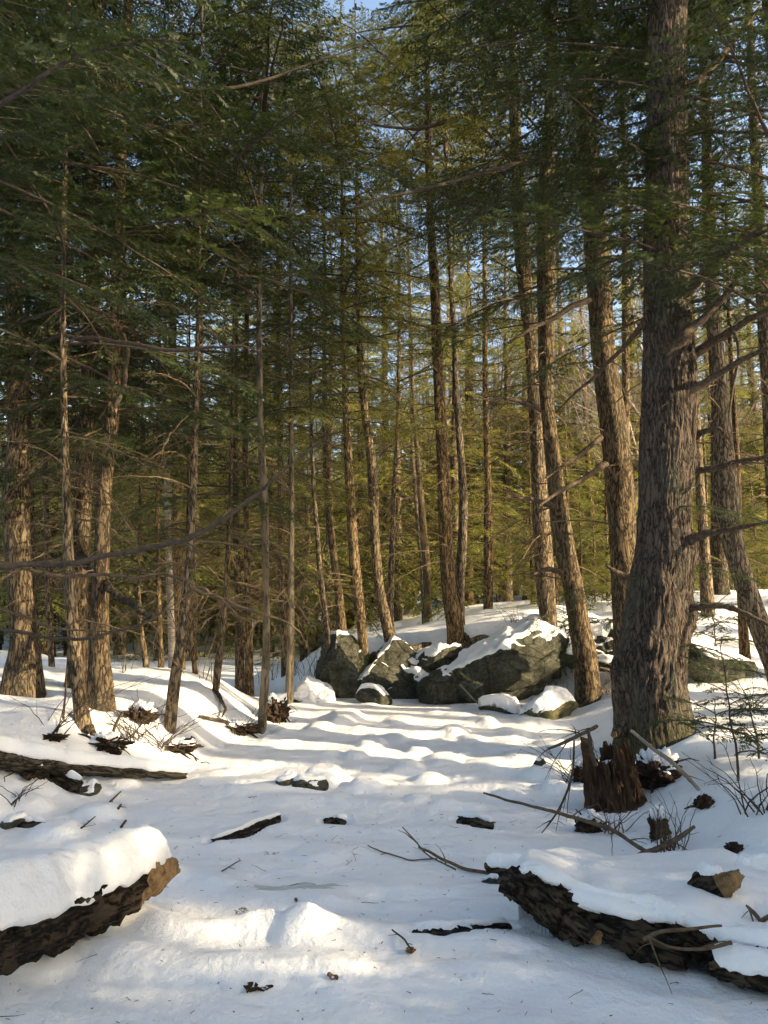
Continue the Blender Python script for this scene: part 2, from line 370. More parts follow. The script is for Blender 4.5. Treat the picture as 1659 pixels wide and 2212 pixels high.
for (u, v, w_) in [(48, 1502, 92), (184, 1576, 36), (218, 1526, 62), (366, 1577, 26), (465, 1494, 14), (565, 1580, 20), (624, 1519, 20), (1195, 1460, 36), (1271, 1520, 58), (1416, 1604, 172), (1612, 1456, 25)]: _WELL.append((u, v, w_))
_WL = []
def smax(a, b, k=.18):
    h = np.clip(.5 + .5 * (a - b) / k, 0, 1); return b * (1 - h) + a * h + k * h * (1 - h)
def ground(x, y, fine=True):
    x = np.atleast_1d(np.asarray(x, float)); y = np.atleast_1d(np.asarray(y, float))
    p2 = np.stack([x, y, np.zeros_like(x)], -1)
    wob = .16 * pnoise(p2 * .9 + 3.1)
    sL = np.interp(y, _eLy, _eLx) + wob - x
    sR = x - np.interp(y, _eRy, _eRx) + wob
    zL = .66 * sstep(-.05, 1.5, sL) + .05 * np.clip(sL - 1.5, 0, 6)
    zL = zL * (1 - .45 * sstep(11.5, 14.5, y)) + .015 * np.clip(y - 24, 0, 40)
    zR = .40 * sstep(-.05, 1.25, sR) + .03 * np.clip(sR - 1.2, 0, 12)
    yr = np.interp(x, _yRx, _yRy) + wob
    wd = np.interp(x, [-3, 2.5, 4.5, 60], [1.3, 1.5, 7.5, 9])
    hh = np.interp(x, [-2.3, -1.2, -.8, 1, 3.5, 8, 60], [0.1, .82, .92, 1.18, 1.62, 1.95, 3.0])
    zH = hh * sstep(0, 1, (y - yr) / wd) + .012 * np.clip(y - yr - wd, 0, 50) * sstep(-3, 1, x)
    z = smax(smax(zL, zR, .12), zH, .14) - .04
    z = np.maximum(z, 0)
    far = sstep(9, 16, np.abs(x)) + sstep(16, 24, np.abs(y - 4))
    z = z + .10 * fbm(p2 * .35 + 9.7, 2) * sstep(.1, .6, z)
    if fine:
        onbank = sstep(.05, .3, z)
        near = 1 - sstep(20, 35, y)
        z = z + near * (.026 * fbm(p2 * np.array([.8, 1.7, 1]) + 1.3, 3) + .009 * fbm(p2 * np.array([2.2, 5.5, 1]) + 4.4, 2) + .030 * onbank * fbm(p2 * 1.9 + 5.5, 3))
        for (mx, my, rx, ry, h) in _M:
            q = np.sqrt(((x - mx) / rx) ** 2 + ((y - my) / ry) ** 2)
            k = q < 1.3
            if k.any(): z[k] = np.maximum(z[k] * 1, z[k] * .5 + h * (1 - sstep(.35, 1.15, q[k] + .12 * pnoise(p2[k] * 5)))) 
        for P, hw, h in _RD:
            box = (x > P[:, 0].min() - 1) & (x < P[:, 0].max() + 1) & (y > P[:, 1].min() - 1) & (y < P[:, 1].max() + 1)
            if not box.any(): continue
            xx = x[box]; yy = y[box]
            dd = np.sqrt(((xx[:, None] - P[None, :, 0]) ** 2 + (yy[:, None] - P[None, :, 1]) ** 2)).min(1)
            z[box] += h * np.exp(-(dd / hw) ** 2 * 1.6) * (1 + .4 * pnoise(p2[box] * 3))
        for (bx, by, br) in _WL:
            q = np.hypot(x - bx, y - by); k = q < br + .4
            if k.any(): z[k] += .03 * np.exp(-((q[k] - br - .20) / .10) ** 2) - .06 * (1 - sstep(br * .9, br + .13, q[k]))
        for P, hw, h in _PT:
            box = (x > P[:, 0].min() - .3) & (x < P[:, 0].max() + .3) & (y > P[:, 1].min() - .3) & (y < P[:, 1].max() + .3)
            if not box.any(): continue
            dd = np.sqrt(((x[box][:, None] - P[None, :, 0]) ** 2 + (y[box][:, None] - P[None, :, 1]) ** 2)).min(1)
            z[box] -= h * (1 - sstep(.35, 1.0, dd / hw))
    return z
def gz(x, y): return float(ground([x], [y])[0])
def hit(u, v, lift=0.0):
    r = ray(u, v)
    for a, b, n in ((1.6, 40, 1500),):
        t = np.linspace(a, b, n); P = np.array([0, 0, CAM_H]) + r[None] * t[:, None]
        k = np.nonzero(P[:, 2] - lift < ground(P[:, 0], P[:, 1]))[0]
        if len(k): return P[k[0]]
    return P[-1]

_tmp = []
for (u, v, w_) in _WELL:
    p = hit(u, v); _tmp.append((p[0], p[1], wid(w_, p[1]) * .5))
_WL.extend(_tmp)
def build_ground():
    # one sheet: rings around the standing point, tight near and wide at the horizon
    rad = [.25]
    while rad[-1] < 900:
        r = rad[-1]
        st = .012 * max(r, 2.2) * .55 if r < 17 else .05 * r
        rad.append(r + max(st, .018))
    rad = np.array(rad)
    a_in = np.linspace(-34, 34, 430); a_l = np.linspace(-180, -34, 60)[:-1]; a_r = np.linspace(34, 180, 60)[1:-1]
    ang = np.radians(np.concatenate([a_l, a_in, a_r])); n = len(ang)
    X = np.sin(ang)[None] * rad[:, None]; Y = np.cos(ang)[None] * rad[:, None]
    Z = ground(X.ravel(), Y.ravel())
    V = np.stack([X.ravel(), Y.ravel(), Z], -1)
    i = np.arange(len(rad) - 1)[:, None] * n; j = np.arange(n)[None]; j2 = (j + 1) % n
    F = np.stack([i + j, i + j2, i + n + j2, i + n + j], -1).reshape(-1, 4)[:, ::-1]
    mb = MB(); mb.add(V, F)
    c = np.vstack([V[:n], [[0, 0, gz(0, 0)]]]); jj = np.arange(n)
    mb.add(c, np.stack([np.full(n, n), (jj + 1) % n, jj], -1))
    o = link('snow_ground', mb.mesh('snow_ground', [M_SNOW]))
    tag(o, 'deep uneven snow over the frozen stream bed and both banks', kind='structure')
build_ground()

# ------------------------------------------------------------------ snow-capped shells
def snow_shell(V, F, N, thick, thr=.35, soft=.35, freq=5., amp=.35, seed=0., up=(0, 0, 1), extra=None):
    """a copy of a surface that rises where it faces up and sinks out of sight elsewhere"""
    q = N[:, 2] + amp * fbm(V * freq + seed, 3)
    if extra is not None: q = q + extra
    s = sstep(thr, thr + soft, q); off = np.where(q > thr, thick * s + .004, -.03 - .0 * q)
    off = np.where((q > thr - .12) & (q <= thr), .004 - (thr - q) / .12 * .034, off)
    V2 = V + np.asarray(up)[None] * np.maximum(off, 0)[:, None] + N * np.minimum(off, 0)[:, None]
    V2 = V2 + N * (np.maximum(off, 0) * .25)[:, None]
    keep = q[F].max(1) > thr - .16
    return V2, F[keep]
def compact(V, F):
    u, inv = np.unique(F, return_inverse=True); return V[u], inv.reshape(F.shape)
def vnormals(V, F):
    a = V[F[:, 0]]; b = V[F[:, 1]]; c = V[F[:, 2]]
    if F.shape[1] == 4: n = np.cross(c - a, V[F[:, 3]] - b)
    else: n = np.cross(b - a, c - a)
    N = np.zeros_like(V)
    for k in range(F.shape[1]):
        for d_ in range(3): N[:, d_] += np.bincount(F[:, k], n[:, d_], len(V))
    return nrm(N)

_cs = {}
def cubesphere(n):
    if n in _cs: return _cs[n]
    t = np.tan(np.linspace(-1, 1, n + 1) * math.pi / 4); V = []; F = []; b = 0
    A, B = np.meshgrid(t, t, indexing='ij'); one = np.ones_like(A)
    for S in ((one, A, B), (-one, B, A), (B, one, A), (A, -one, B), (A, B, one), (B, A, -one)):
        v = np.stack(S, -1).reshape(-1, 3); V.append(v)
        i, j = np.meshgrid(np.arange(n), np.arange(n), indexing='ij'); k = i * (n + 1) + j
        F.append(np.stack([k, k + n + 1, k + n + 2, k + 1], -1).reshape(-1, 4) + b); b += len(v)
    V = nrm(np.concatenate(V)); F = np.concatenate(F)
    key = np.round(V * 1e5).astype(np.int64); _, idx, inv = np.unique(key, axis=0, return_index=True, return_inverse=True)
    _cs[n] = (V[idx], inv.ravel()[F]); return _cs[n]

def rock(name, label, c, size, rot=(0, 0, 0), n=28, seed=0, facets=11, rough=.07, snow=.05, thr=.45, mats=None, group=None, cat='rock', amp=.16, ledge=.04):
    rg = np.random.default_rng(seed + 100)
    D, F = cubesphere(n)
    facets = facets + 1; pn = nrm(rg.normal(size=(facets, 3))); ph = rg.uniform(.56, .88, facets)
    r = np.full(len(D), 1.15)
    for a, h in zip(pn, ph):
        dn = D @ a; r = np.where(dn > .05, np.minimum(r, h / np.maximum(dn, .05)), r)
    V = D * r[:, None]
    Rm = np.array(Euler([R(a) for a in rot]).to_matrix())
    V = (V * np.asarray(size) * 1.14) @ Rm.T
    N = vnormals(V, F); N0 = N.copy()
    m = float(np.mean(size))
    sz = np.array([1, 1, 1.6])
    V = V + N * (m * rough * .30 * fbm(V / m * 2.2 * sz + seed, 4, .55) - m * rough * .9 * np.maximum(0, .22 - np.abs(fbm(V / m * 1.3 * sz + seed * 2.1, 2))) / .22 * .6)[:, None]
    tv = nrm(np.array([.45, -.25, .85]) + rg.normal(0, .15, 3)); ph_ = (V @ tv) / m * 1.9 + .5 * fbm(V / m * 1.2 + seed, 2)
    saw = ph_ - np.floor(ph_); V = V + N * (m * ledge * (np.where(saw < .86, saw / .86, (1 - saw) / .14) - .5))[:, None]
    N = vnormals(V, F)
    base = np.array([c[0], c[1], c[2]])
    e = thing(name, label, cat, base, group)
    mb = MB(); mb.add(V, F); link('stone', mb.mesh('stone', [mats or M_ROCK]), e)
    if snow > 0:
        sv, sf = snow_shell(V, F, nrm(N0 * .9 + N * .2), snow, thr + .10, .5, 2.0 / m ** .5, amp, seed * 1.7); sv, sf = compact(sv, sf)
        if len(sf): mb = MB(); mb.add(sv, sf); link('snow_cap', mb.mesh('snow_cap', [M_SNOW]), e)
    return e
G_ROCK = 'boulders at the foot of the snowy knoll'
rock('boulder', 'tall dark boulder at the left end of the rocky knoll', (-.70, 14.2, .20), (.66, .80, .70), (8, -6, 20), 48, 1, 8, .09, .07, .66, group=G_ROCK)
rock('boulder', 'dark blocky boulder under the curved hemlock on the knoll', (.12, 14.15, .18), (.66, .75, .66), (-6, 10, -15), 48, 2, 8, .09, .07, .66, group=G_ROCK)
rock('boulder', 'large slanting grey boulder streaked with snow at the right of the knoll', (1.92, 13.75, .30), (1.20, .85, .74), (-8, -24, 6), 60, 5, 9, .09, .09, .58, group=G_ROCK)
rock('boulder', 'rounded dark overhanging boulder low beside the stream below the forked hemlock', (1.15, 13.25, .12), (.45, .55, .36), (0, 5, 30), 40, 7, 10, .09, .04, .8, group=G_ROCK)
rock('boulder', 'mossy upper boulder behind the slanting boulder next to leaning hemlock', (2.5, 14.0, .62), (.66, .6, .50), (6, -14, -10), 40, 9, 10, .10, .06, .68, group=G_ROCK)
rock('boulder', 'snow-plastered broken ledge filling the gully between the two boulder groups', (.74, 14.25, .22), (.46, .6, .50), (0, -34, 25), 40, 41, 9, .12, .07, .32, group=G_ROCK, amp=.5)
rock('boulder', 'dark tilted ledge under the largest knoll hemlock', (1.05, 14.2, .50), (.42, .5, .34), (0, -20, 10), 36, 43, 11, .12, .06, .58, group=G_ROCK)
rock('boulder', 'dark ledge under the roots of the curved hemlock', (.42, 14.55, .52), (.55, .5, .30), (0, 6, 0), 36, 45, 11, .12, .08, .5, group=G_ROCK)
rock('boulder', 'low snow-topped boulder left of the tall dark boulder', (-1.22, 13.25, .05), (.42, .42, .17), (0, 8, 12), 30, 12, 9, .07, .13, .45, group=G_ROCK)
rock('boulder', 'small pointed dark stone in front of the knoll gully', (-.18, 13.0, .05), (.24, .26, .17), (0, 14, 40), 26, 14, 8, .06, .06, .55, group=G_ROCK)
rock('boulder', 'mossy stone with snow on top near the base of the leaning hemlock', (2.32, 11.3, .07), (.40, .32, .21), (4, -8, 20), 32, 15, 9, .09, .08, .5, M_ROCK_MOSS, G_ROCK)
rock('boulder', 'flat slab stone under thick snow left of the mossy stone', (1.74, 12.0, .03), (.30, .3, .11), (0, 10, -20), 26, 18, 8, .06, .10, .4, group=G_ROCK)
rock('boulder', 'dark boulder over a black hollow behind the big hemlock', (5.15, 12.4, .72), (.62, .5, .34), (0, 6, 12), 36, 20, 9, .09, .05, .75, group='boulders on the right slope')
rock('boulder', 'snowy grey rock on the slope left of the big hemlock trunk', (3.75, 13.0, .85), (.6, .5, .32), (8, -18, 30), 32, 22, 9, .1, .08, .5, group='boulders on the right slope')
for k, (u, v, s, lb) in enumerate([(668, 1700, .10, 'black wet stone poking out of the snow mound in mid stream'), (622, 1690, .07, 'small black stone at the left tip of the mid-stream mound'),
        (1188, 1432, .12, 'small dark rock on the knoll beside the leaning hemlock'), (960, 1512, .07, 'tiny dark stone at the foot of the snow gully'),
        (1168, 1650, .05, 'small dark stone on the sunlit snow right of the stream'), (1078, 1905, .07, 'small brown rock beside the left end of the right log'),
        (185, 1715, .09, 'round grey stone on the snow below the left bank log'), (30, 1782, .08, 'dark stone half buried at the left edge below the bank')]):
    p = hit(u, v); rock('stone', lb, (p[0], p[1] + s * .3, p[2] + s * .05), (s * 1.3, s, s * .7), (0, 0, k * 40), 14, 30 + k, 8, .08, .03, .6, M_ROCK, 'small stones in the snow')

# ------------------------------------------------------------------ logs
def log_thing(name, label, P, rad, n=28, seed=0, bark=None, end=None, snow=.06, thr=.35, soft=.4, rough=.10, group=None, cat='log', jag=.0, span=16, snow_side=0., snow_rng=None, end_at=None, edge=(75, 75), snow_prof=None, edge_prof=None):
    """P: points in the place, rad: radii. Parts: wood, end_grain, snow_cap"""
    P = np.asarray(P, float); C = catmull(np.hstack([P, np.asarray(rad, float)[:, None]]), span)
    pts, rr = C[:, :3], C[:, 3]; base = pts[0].copy(); pts = pts - base
    V, F = tube(pts, rr, n)
    K = len(pts); T = nrm(np.gradient(pts, axis=0)); axis = np.repeat(pts, n, 0); N = nrm(V - axis); Tv = np.repeat(T, n, 0)
    rv = np.repeat(rr, n)
    along = np.repeat(np.linspace(0, 1, K), n)
    q = V / max(rr.mean(), .02)
    lon = (q * Tv).sum(1, keepdims=True) * Tv
    st = (q - lon) * 1.0 + lon * .28
    V = V + N * (rv * rough * (fbm(st * 1.9 + seed, 4, .6) + .35 * fbm(st * 7 + seed, 3, .6)))[:, None]
    if jag > 0:   # broken ends: pull the last rings along the grain unevenly
        for k0, sgn in ((0, -1), (K - 1, 1)):
            s = slice(k0 * n, (k0 + 1) * n)
            V[s] += Tv[s] * (sgn * jag * (pnoise(N[s] * 2.2 + seed) + .4 * pnoise(N[s] * 7 + seed)))[:, None]
    N = vnormals(V, F)
    e = thing(name, label, cat, base, group)
    mb = MB(); 
    if end_at is not None:
        kk = (F[:, 0] // n) / (K - 1.0); sel = (kk > end_at) if end_at > 0 else (kk < -end_at)
        mb.add(V, F[~sel], 0); mb.f.append((F[sel], 1))
    else: mb.add(V, F)
    qz = Vector(pts[-1] - pts[0]).normalized().to_track_quat('Z', 'Y'); Rz = np.array(qz.to_matrix())
    mb.v = [v_ @ Rz for v_ in mb.v]
    link('wood', mb.mesh('wood', [bark or M_LOGDARK, end or M_WOOD]), e, (0, 0, 0), qz.to_euler())
    for k0 in (0, K - 1):
        ring = V[k0 * n:(k0 + 1) * n]; c = ring.mean(0); sgn = -1 if k0 == 0 else 1
        inner = c + (ring - c) * .55 - Tv[k0 * n:(k0 + 1) * n] * (sgn * rr[k0] * .18) + RNG.normal(0, rr[k0] * .06, ring.shape)
        m2 = MB(); j = np.arange(n); j2 = (j + 1) % n
        f1 = np.stack([j, j2, n + j2, n + j], -1); f2 = np.stack([np.full(n, 2 * n), n + j, n + j2], -1)
        if sgn < 0: f1 = f1[:, ::-1]; f2 = f2[:, ::-1]
        m2.add(np.vstack([ring, inner, [inner.mean(0)]]), f1); m2.f.append((f2, 0))
        link('broken_end', m2.mesh('broken_end', [end or M_WOOD]), e)
    if snow > 0:
        s0, s1 = snow_rng or (0., 1.); m = 26
        T_, N_, B_ = frames(pts); al = np.linspace(0, 1, K); k0 = int(round(s0 * (K - 1))); k1 = int(round(s1 * (K - 1)))
        nz = lambda f, o: pnoise(np.stack([al * f * max(1, np.linalg.norm(pts[-1])) , al * 0 + o, al * 0 + seed], -1))
        ends = np.sqrt(np.clip(np.minimum((al - s0) / .12, (s1 - al) / .12), 0, 1))
        the1 = R(edge[0]) + .35 * nz(3.1, 1.7) + .16 * nz(11, 5.3); the2 = R(edge[1]) + .35 * nz(3.1, 8.1) + .16 * nz(11, 2.3)
        the1 = the1 * (.3 + .7 * ends); the2 = the2 * (.3 + .7 * ends)
        if edge_prof is not None: ep = np.interp(al, np.linspace(0, 1, len(edge_prof)), edge_prof); the1 = the1 * ep; the2 = the2 * ep
        th_ = (snow if snow_prof is None else np.interp(al, np.linspace(0, 1, len(snow_prof)), snow_prof)) * (1 + .22 * nz(2.3, 4.4)) * (.15 + .85 * ends)
        rows = []
        for k in range(k0, k1 + 1):
            w_ = np.linspace(-1, 1, m); ang = np.where(w_ < 0, w_ * the1[k], w_ * the2[k])
            prof = np.clip(1 - np.abs(w_) ** 2.2, 0, 1) ** .7; dr = np.cos(ang)[:, None] * N_[k] + np.sin(ang)[:, None] * B_[k]
            rw = rr[k] * (1.0 + rough * .25)
            p = pts[k] + dr * (rw + .004 + th_[k] * .22 * prof)[:, None] + np.array([0, 0, 1.]) * (th_[k] * prof * (.35 + .65 * np.clip(np.cos(ang), 0, 1)))[:, None]
            rows.append(np.vstack([pts[k] + (p[0] - pts[k]) * .7, p, pts[k] + (p[-1] - pts[k]) * .7]))
        sv = np.array(rows); KK = len(rows); mm = m + 2; fl = sv.reshape(-1, 3)
        fl = fl + (.10 * snow * fbm(fl * 6 + seed, 3) + .007 * fbm(fl * 16 + seed, 3))[:, None] * np.array([.6, .6, 1.])
        i, j = np.meshgrid(np.arange(KK - 1), np.arange(mm - 1), indexing='ij'); q = (i * mm + j).ravel()
        m3 = MB(); m3.add(fl, np.stack([q, q + 1, q + mm + 1, q + mm], -1)); link('snow_cap', m3.mesh('snow_cap', [M_SNOW]), e)
    return e
def icicles(e, pts, lens, rad=.006):
    """hanging ice, one mesh each, as parts of the log"""
    b = np.array(e.location)
    for p, L in zip(pts, lens):
        mb = MB(); t = np.linspace(0, 1, 5); q = np.array([0, 0, 0]) + np.array([[0, 0, -L * a] for a in t]) + RNG.normal(0, .0015, (5, 3))
        V, F = tube(q, rad * (1 - t * .9), 6); mb.add(V, F); link('icicle', mb.mesh('icicle', [M_ICE]), e, np.asarray(p) - b)

# left foreground log, pointing away to the right, thick snow on its back
PL = [at(-330, 2080, 2.75), at(-60, 2010, 3.15), at(130, 1955, 3.62), at(240, 1912, 3.95), at(315, 1888, 4.18), at(372, 1872, 4.34)]
RL = [.17, .17, .16, .15, .115, .045]
e = log_thing('fallen_log', 'snow-laden fallen log with broken golden end pointing right, left foreground', PL, RL, 40, 3, M_LOGDARK, M_WOOD, .20, .18, .55, .24, None, 'log', .03, 22, .0, (.0, .96), .66, (92, 80), [.045, .045, .055, .085, .095, .05], [1, 1, .95, .85, .66, .6])
ip = [at(u, v, Y) for u, v, Y in [(62, 2040, 3.5), (80, 2030, 3.52), (150, 2000, 3.66), (170, 1990, 3.7), (182, 1983, 3.72), (196, 1972, 3.78), (206, 1966, 3.8), (216, 1958, 3.83), (130, 2010, 3.62), (262, 1946, 4.0), (268, 1946, 4.02), (232, 1955, 3.9)]]
icicles(e, ip, RNG.uniform(.03, .10, len(ip)), .007)

# right foreground log, coming toward the camera on the right
PR = [at(1098, 1908, 3.98), at(1180, 1936, 3.88), at(1290, 1972, 3.74), at(1420, 2002, 3.62), at(1540, 2050, 3.45), at(1660, 2085, 3.34), at(1850, 2120, 3.15)]
RRr = [.05, .085, .055, .075, .05, .08, .06]
e = log_thing('fallen_log', 'dark rotten fallen log under a thick snow slab, right foreground', PR, RRr, 40, 8, M_LOGDARK, M_LOGDARK, .035, .42, .35, .42, None, 'log', .05, 24, 0, (.03, 1.), None, (60, 22))
ip = [at(u, v, 3.86) for u, v in [(1163, 1975), (1170, 1978), (1178, 1980), (1186, 1975), (1192, 1972), (1197, 1990), (1240, 2000)]]
icicles(e, ip, [.07, .10, .08, .11, .06, .05, .05], .008)
# snow slab reaching back from the log to the bank
def slab():
    nu, nv = 110, 46; s = np.linspace(0, 1, nu); t = np.linspace(0, 1, nv)
    fr = catmull(np.array([at(1103, 1905, 3.96), at(1170, 1912, 3.86), at(1225, 1948, 3.78), at(1300, 1962, 3.70), at(1400, 1986, 3.58), at(1480, 1990, 3.52), at(1540, 2022, 3.44), at(1610, 2066, 3.35), at(1720, 2095, 3.22)]), 16)
    bk = catmull(np.array([at(1118, 1866, 4.12), at(1190, 1868, 4.35), at(1300, 1868, 4.55), at(1420, 1866, 4.60), at(1540, 1868, 4.55), at(1640, 1895, 4.3), at(1760, 1930, 4.1), at(1900, 1980, 3.9)]), 16)
    fi = np.array([np.interp(s, np.linspace(0, 1, len(fr)), fr[:, k]) for k in range(3)]).T
    bi = np.array([np.interp(s, np.linspace(0, 1, len(bk)), bk[:, k]) for k in range(3)]).T
    bi[:, 2] = np.minimum(bi[:, 2], .45)
    P = fi[:, None] * (1 - t)[None, :, None] + bi[:, None] * t[None, :, None]
    edge = np.minimum(1, np.minimum(t / .16, 99))[None, :]
    se = np.minimum(np.minimum(s / .06, (1 - s) / .05), 1)[:, None]
    lift = .085 * np.sqrt(np.clip(edge * (2 - edge), 0, 1)) * np.sqrt(np.clip(se, 0, 1)) 
    fl = P.reshape(-1, 3)
    P[:, :, 2] += lift + (.035 * fbm(fl * 2.2 + 4, 3)).reshape(nu, nv) * edge * se
    P[:, :, 1] += ((.11 * fbm(fl * np.array([3.4, .3, .3]) + 8, 3)).reshape(nu, nv)) * ((1 - t) ** 2)[None]
    g = ground(P[:, :, 0].ravel(), P[:, :, 1].ravel()).reshape(nu, nv)
    P[:, -1, 2] = g[:, -1] - .08; P[:, -2, 2] = np.minimum(P[:, -2, 2], g[:, -2] + .06)
    P[-1, :, 2] = np.minimum(P[-1, :, 2], g[-1] - .05)
    # the lip folds under along the front
    lip = P[:, :1].copy(); lip[:, :, 2] -= .035; lip[:, :, 1] += .05
    lip2 = P[:, :1].copy(); lip2[:, :, 2] -= .05; lip2[:, :, 1] += .16
    P = np.concatenate([lip2, lip, P], 1); nv2 = nv + 2
    i, j = np.meshgrid(np.arange(nu - 1), np.arange(nv2 - 1), indexing='ij'); k = i * nv2 + j
    F = np.stack([k, k + nv2, k + nv2 + 1, k + 1], -1).reshape(-1, 4)
    b = np.array(e.location); mb = MB(); mb.add(P.reshape(-1, 3) - b, F); link('snow_slab', mb.mesh('snow_slab', [M_SNOW]), e)
slab()
# stub of a broken limb on the right log, a plank, a thin log behind
log_thing('broken_limb', 'splintered yellow limb stub sticking out of the snow on the right log', [at(1515, 1915, 3.85), at(1545, 1918, 3.75), at(1575, 1905, 3.72), at(1598, 1888, 3.74)], [.07, .06, .045, .02], 20, 14, M_LOGDARK, M_WOOD, .03, .5, .3, .16, None, 'branch', .03, 10, 0, (0, .7), .45, (60, 20))
log_thing('split_plank', 'grey split piece of wood leaning against the right log', [at(1216, 1972, 3.80), at(1252, 1998, 3.70), at(1290, 2026, 3.60)], [.035, .04, .035], 10, 17, M_LOGBARK, M_WOOD, .0, .4, .3, .2, None, 'wood', .02, 8)
log_thing('fallen_log', 'thin snow-covered log behind the left end of the right log', [at(1050, 1872, 4.5), at(1110, 1876, 4.45), at(1200, 1880, 4.4)], [.03, .034, .04], 16, 19, M_LOGBARK, M_WOOD, .035, .2, .4, .1, None, 'log', .01, 8)
log_thing('fallen_log', 'thin snow-covered log entering from the right edge above the snow slab', [at(1590, 1880, 4.15), at(1660, 1884, 4.1), at(1800, 1892, 4.0)], [.03, .04, .045], 16, 23, M_LOGBARK, M_WOOD, .04, .2, .4, .1, None, 'log', .01, 8)
log_thing('log_chunk', 'dark rotten chunk hanging down at the left end of the right log', [at(1150, 1915, 3.9), at(1185, 1955, 3.84), at(1225, 1995, 3.76), at(1262, 2020, 3.68)], [.07, .085, .075, .05], 22, 61, M_LOGDARK, M_LOGDARK, .0, .4, .3, .4, None, 'log', .04, 10)
log_thing('log_chunk', 'blackened knob of wood overhanging the left tip of the right log', [at(1092, 1905, 4.0), at(1112, 1912, 3.95), at(1140, 1925, 3.92)], [.05, .075, .06], 20, 63, M_LOGDARK, M_LOGDARK, .0, .4, .3, .4, None, 'log', .03, 8)
log_thing('log_chunk', 'dark broken wood under the middle of the right log', [at(1300, 2000, 3.66), at(1390, 2032, 3.56), at(1480, 2066, 3.46)], [.05, .07, .05], 20, 65, M_LOGDARK, M_LOGDARK, .0, .4, .3, .4, None, 'log', .04, 10)
log_thing('log_chunk', 'black broken wood at the right edge under the right log', [at(1540, 2080, 3.36), at(1610, 2096, 3.3), at(1700, 2110, 3.22)], [.05, .06, .06], 20, 67, M_LOGDARK, M_LOGDARK, .02, .4, .3, .35, None, 'log', .04, 10)
# left bank log with snow on top
_lp = []
for (u, v, r_) in [(-120, 1672, .10), (0, 1684, .095), (97, 1692, .075), (200, 1700, .06), (310, 1694, .05), (400, 1684, .03)]:
    p = hit(u, v); _lp.append((p[0], p[1] + r_ * .5, p[2], r_))
_lp = np.array(_lp); _zz = np.linspace(_lp[0, 2] + .13, _lp[-1, 2] + .03, 6); _lp[:, 2] = np.maximum(_lp[:, 2] + _lp[:, 3] * .75, _zz)
log_thing('fallen_log', 'long mossy log with a snow strip lying along the foot of the left bank', _lp[:, :3], _lp[:, 3], 24, 29, M_LOGBARK, M_LOGDARK, .055, .3, .4, .16, None, 'log', .02, 14, 0, None, None, (48, 60))
# half buried logs in the stream snow
G_BUR = 'dark logs half buried in the stream snow'
def buried(label, pts, r, snow=.03, seed=0, back=.8):
    q = []
    for (u, v) in pts:
        p = g0(u, v); z = gz(p[0], p[1] + .16); q.append([p[0], p[1] + r * back, z - r * .82])
    q = np.array(q); z0 = q[:, 2].mean(); q[:, 2] = z0 * .7 + q[:, 2] * .3
    log_thing('buried_log', label, q, [r * .8] + [r] * (len(q) - 2) + [r * .7], 18, seed, M_LOGDARK, M_LOGDARK, snow * .5, .3, .35, .2, G_BUR, 'log', .02, 12, edge=(85, 8))
buried('crooked black log showing through snow left of mid stream', [(455, 1820), (505, 1808), (560, 1784), (602, 1766)], .06, .03, 31)
buried('short black slit of log in the snow in mid stream', [(700, 1770), (725, 1771), (750, 1768)], .05, .03, 33)
buried('black log end under snow crust right of mid stream', [(990, 1776), (1030, 1784), (1070, 1788)], .06, .035, 35)
buried('long black log edge under a snow lip in front of the right log', [(893, 2020), (960, 2026), (1030, 2020), (1100, 2008)], .055, .035, 37)
buried('dark log stub under snow below the long left bank log', [(70, 1722), (115, 1732), (165, 1736)], .07, .06, 39)
buried('dark broken log in the snow at the left edge', [(16, 1785), (55, 1787), (95, 1785)], .05, .04, 41)
buried('dark log under the left bank log near its middle', [(170, 1690), (210, 1692), (255, 1694)], .045, .03, 43)

# ------------------------------------------------------------------ grey ice showing through mid stream
def ice_patch():
    c = g0(640, 1928); nr, na = 22, 72; a = np.arange(na) * 2 * math.pi / na; V = []
    ed = 1 + .45 * fbm(np.stack([np.cos(a) * 1.7, np.sin(a) * 1.7, a * 0], -1), 3)
    for q in np.linspace(0, 1, nr): V.append(np.stack([c[0] + np.cos(a) * .34 * q * ed, c[1] + np.sin(a) * .12 * q * ed, a * 0], -1))
    V = np.concatenate(V); f = np.repeat(np.linspace(0, 1, nr), na)
    V[:, 2] = ground(V[:, 0], V[:, 1]) + .006 - .012 * f ** 3 + .006 * pnoise(V * 14)
    i = np.arange(nr - 1)[:, None] * na; j = np.arange(na)[None]; j2 = (j + 1) % na
    mb = MB(); mb.add(V, np.stack([i + j, i + na + j, i + na + j2, i + j2], -1).reshape(-1, 4))
    m = plain_mat('grey_ice', (.34, .37, .36), (.62, .65, .66), 9, .3, .2, .01, (1, 3, 1), 6.0, .5)
    tag(link('ice_patch', mb.mesh('ice_patch', [m])), 'grey-green patch of bare ice in the shaded stream snow', 'ice')
ice_patch()
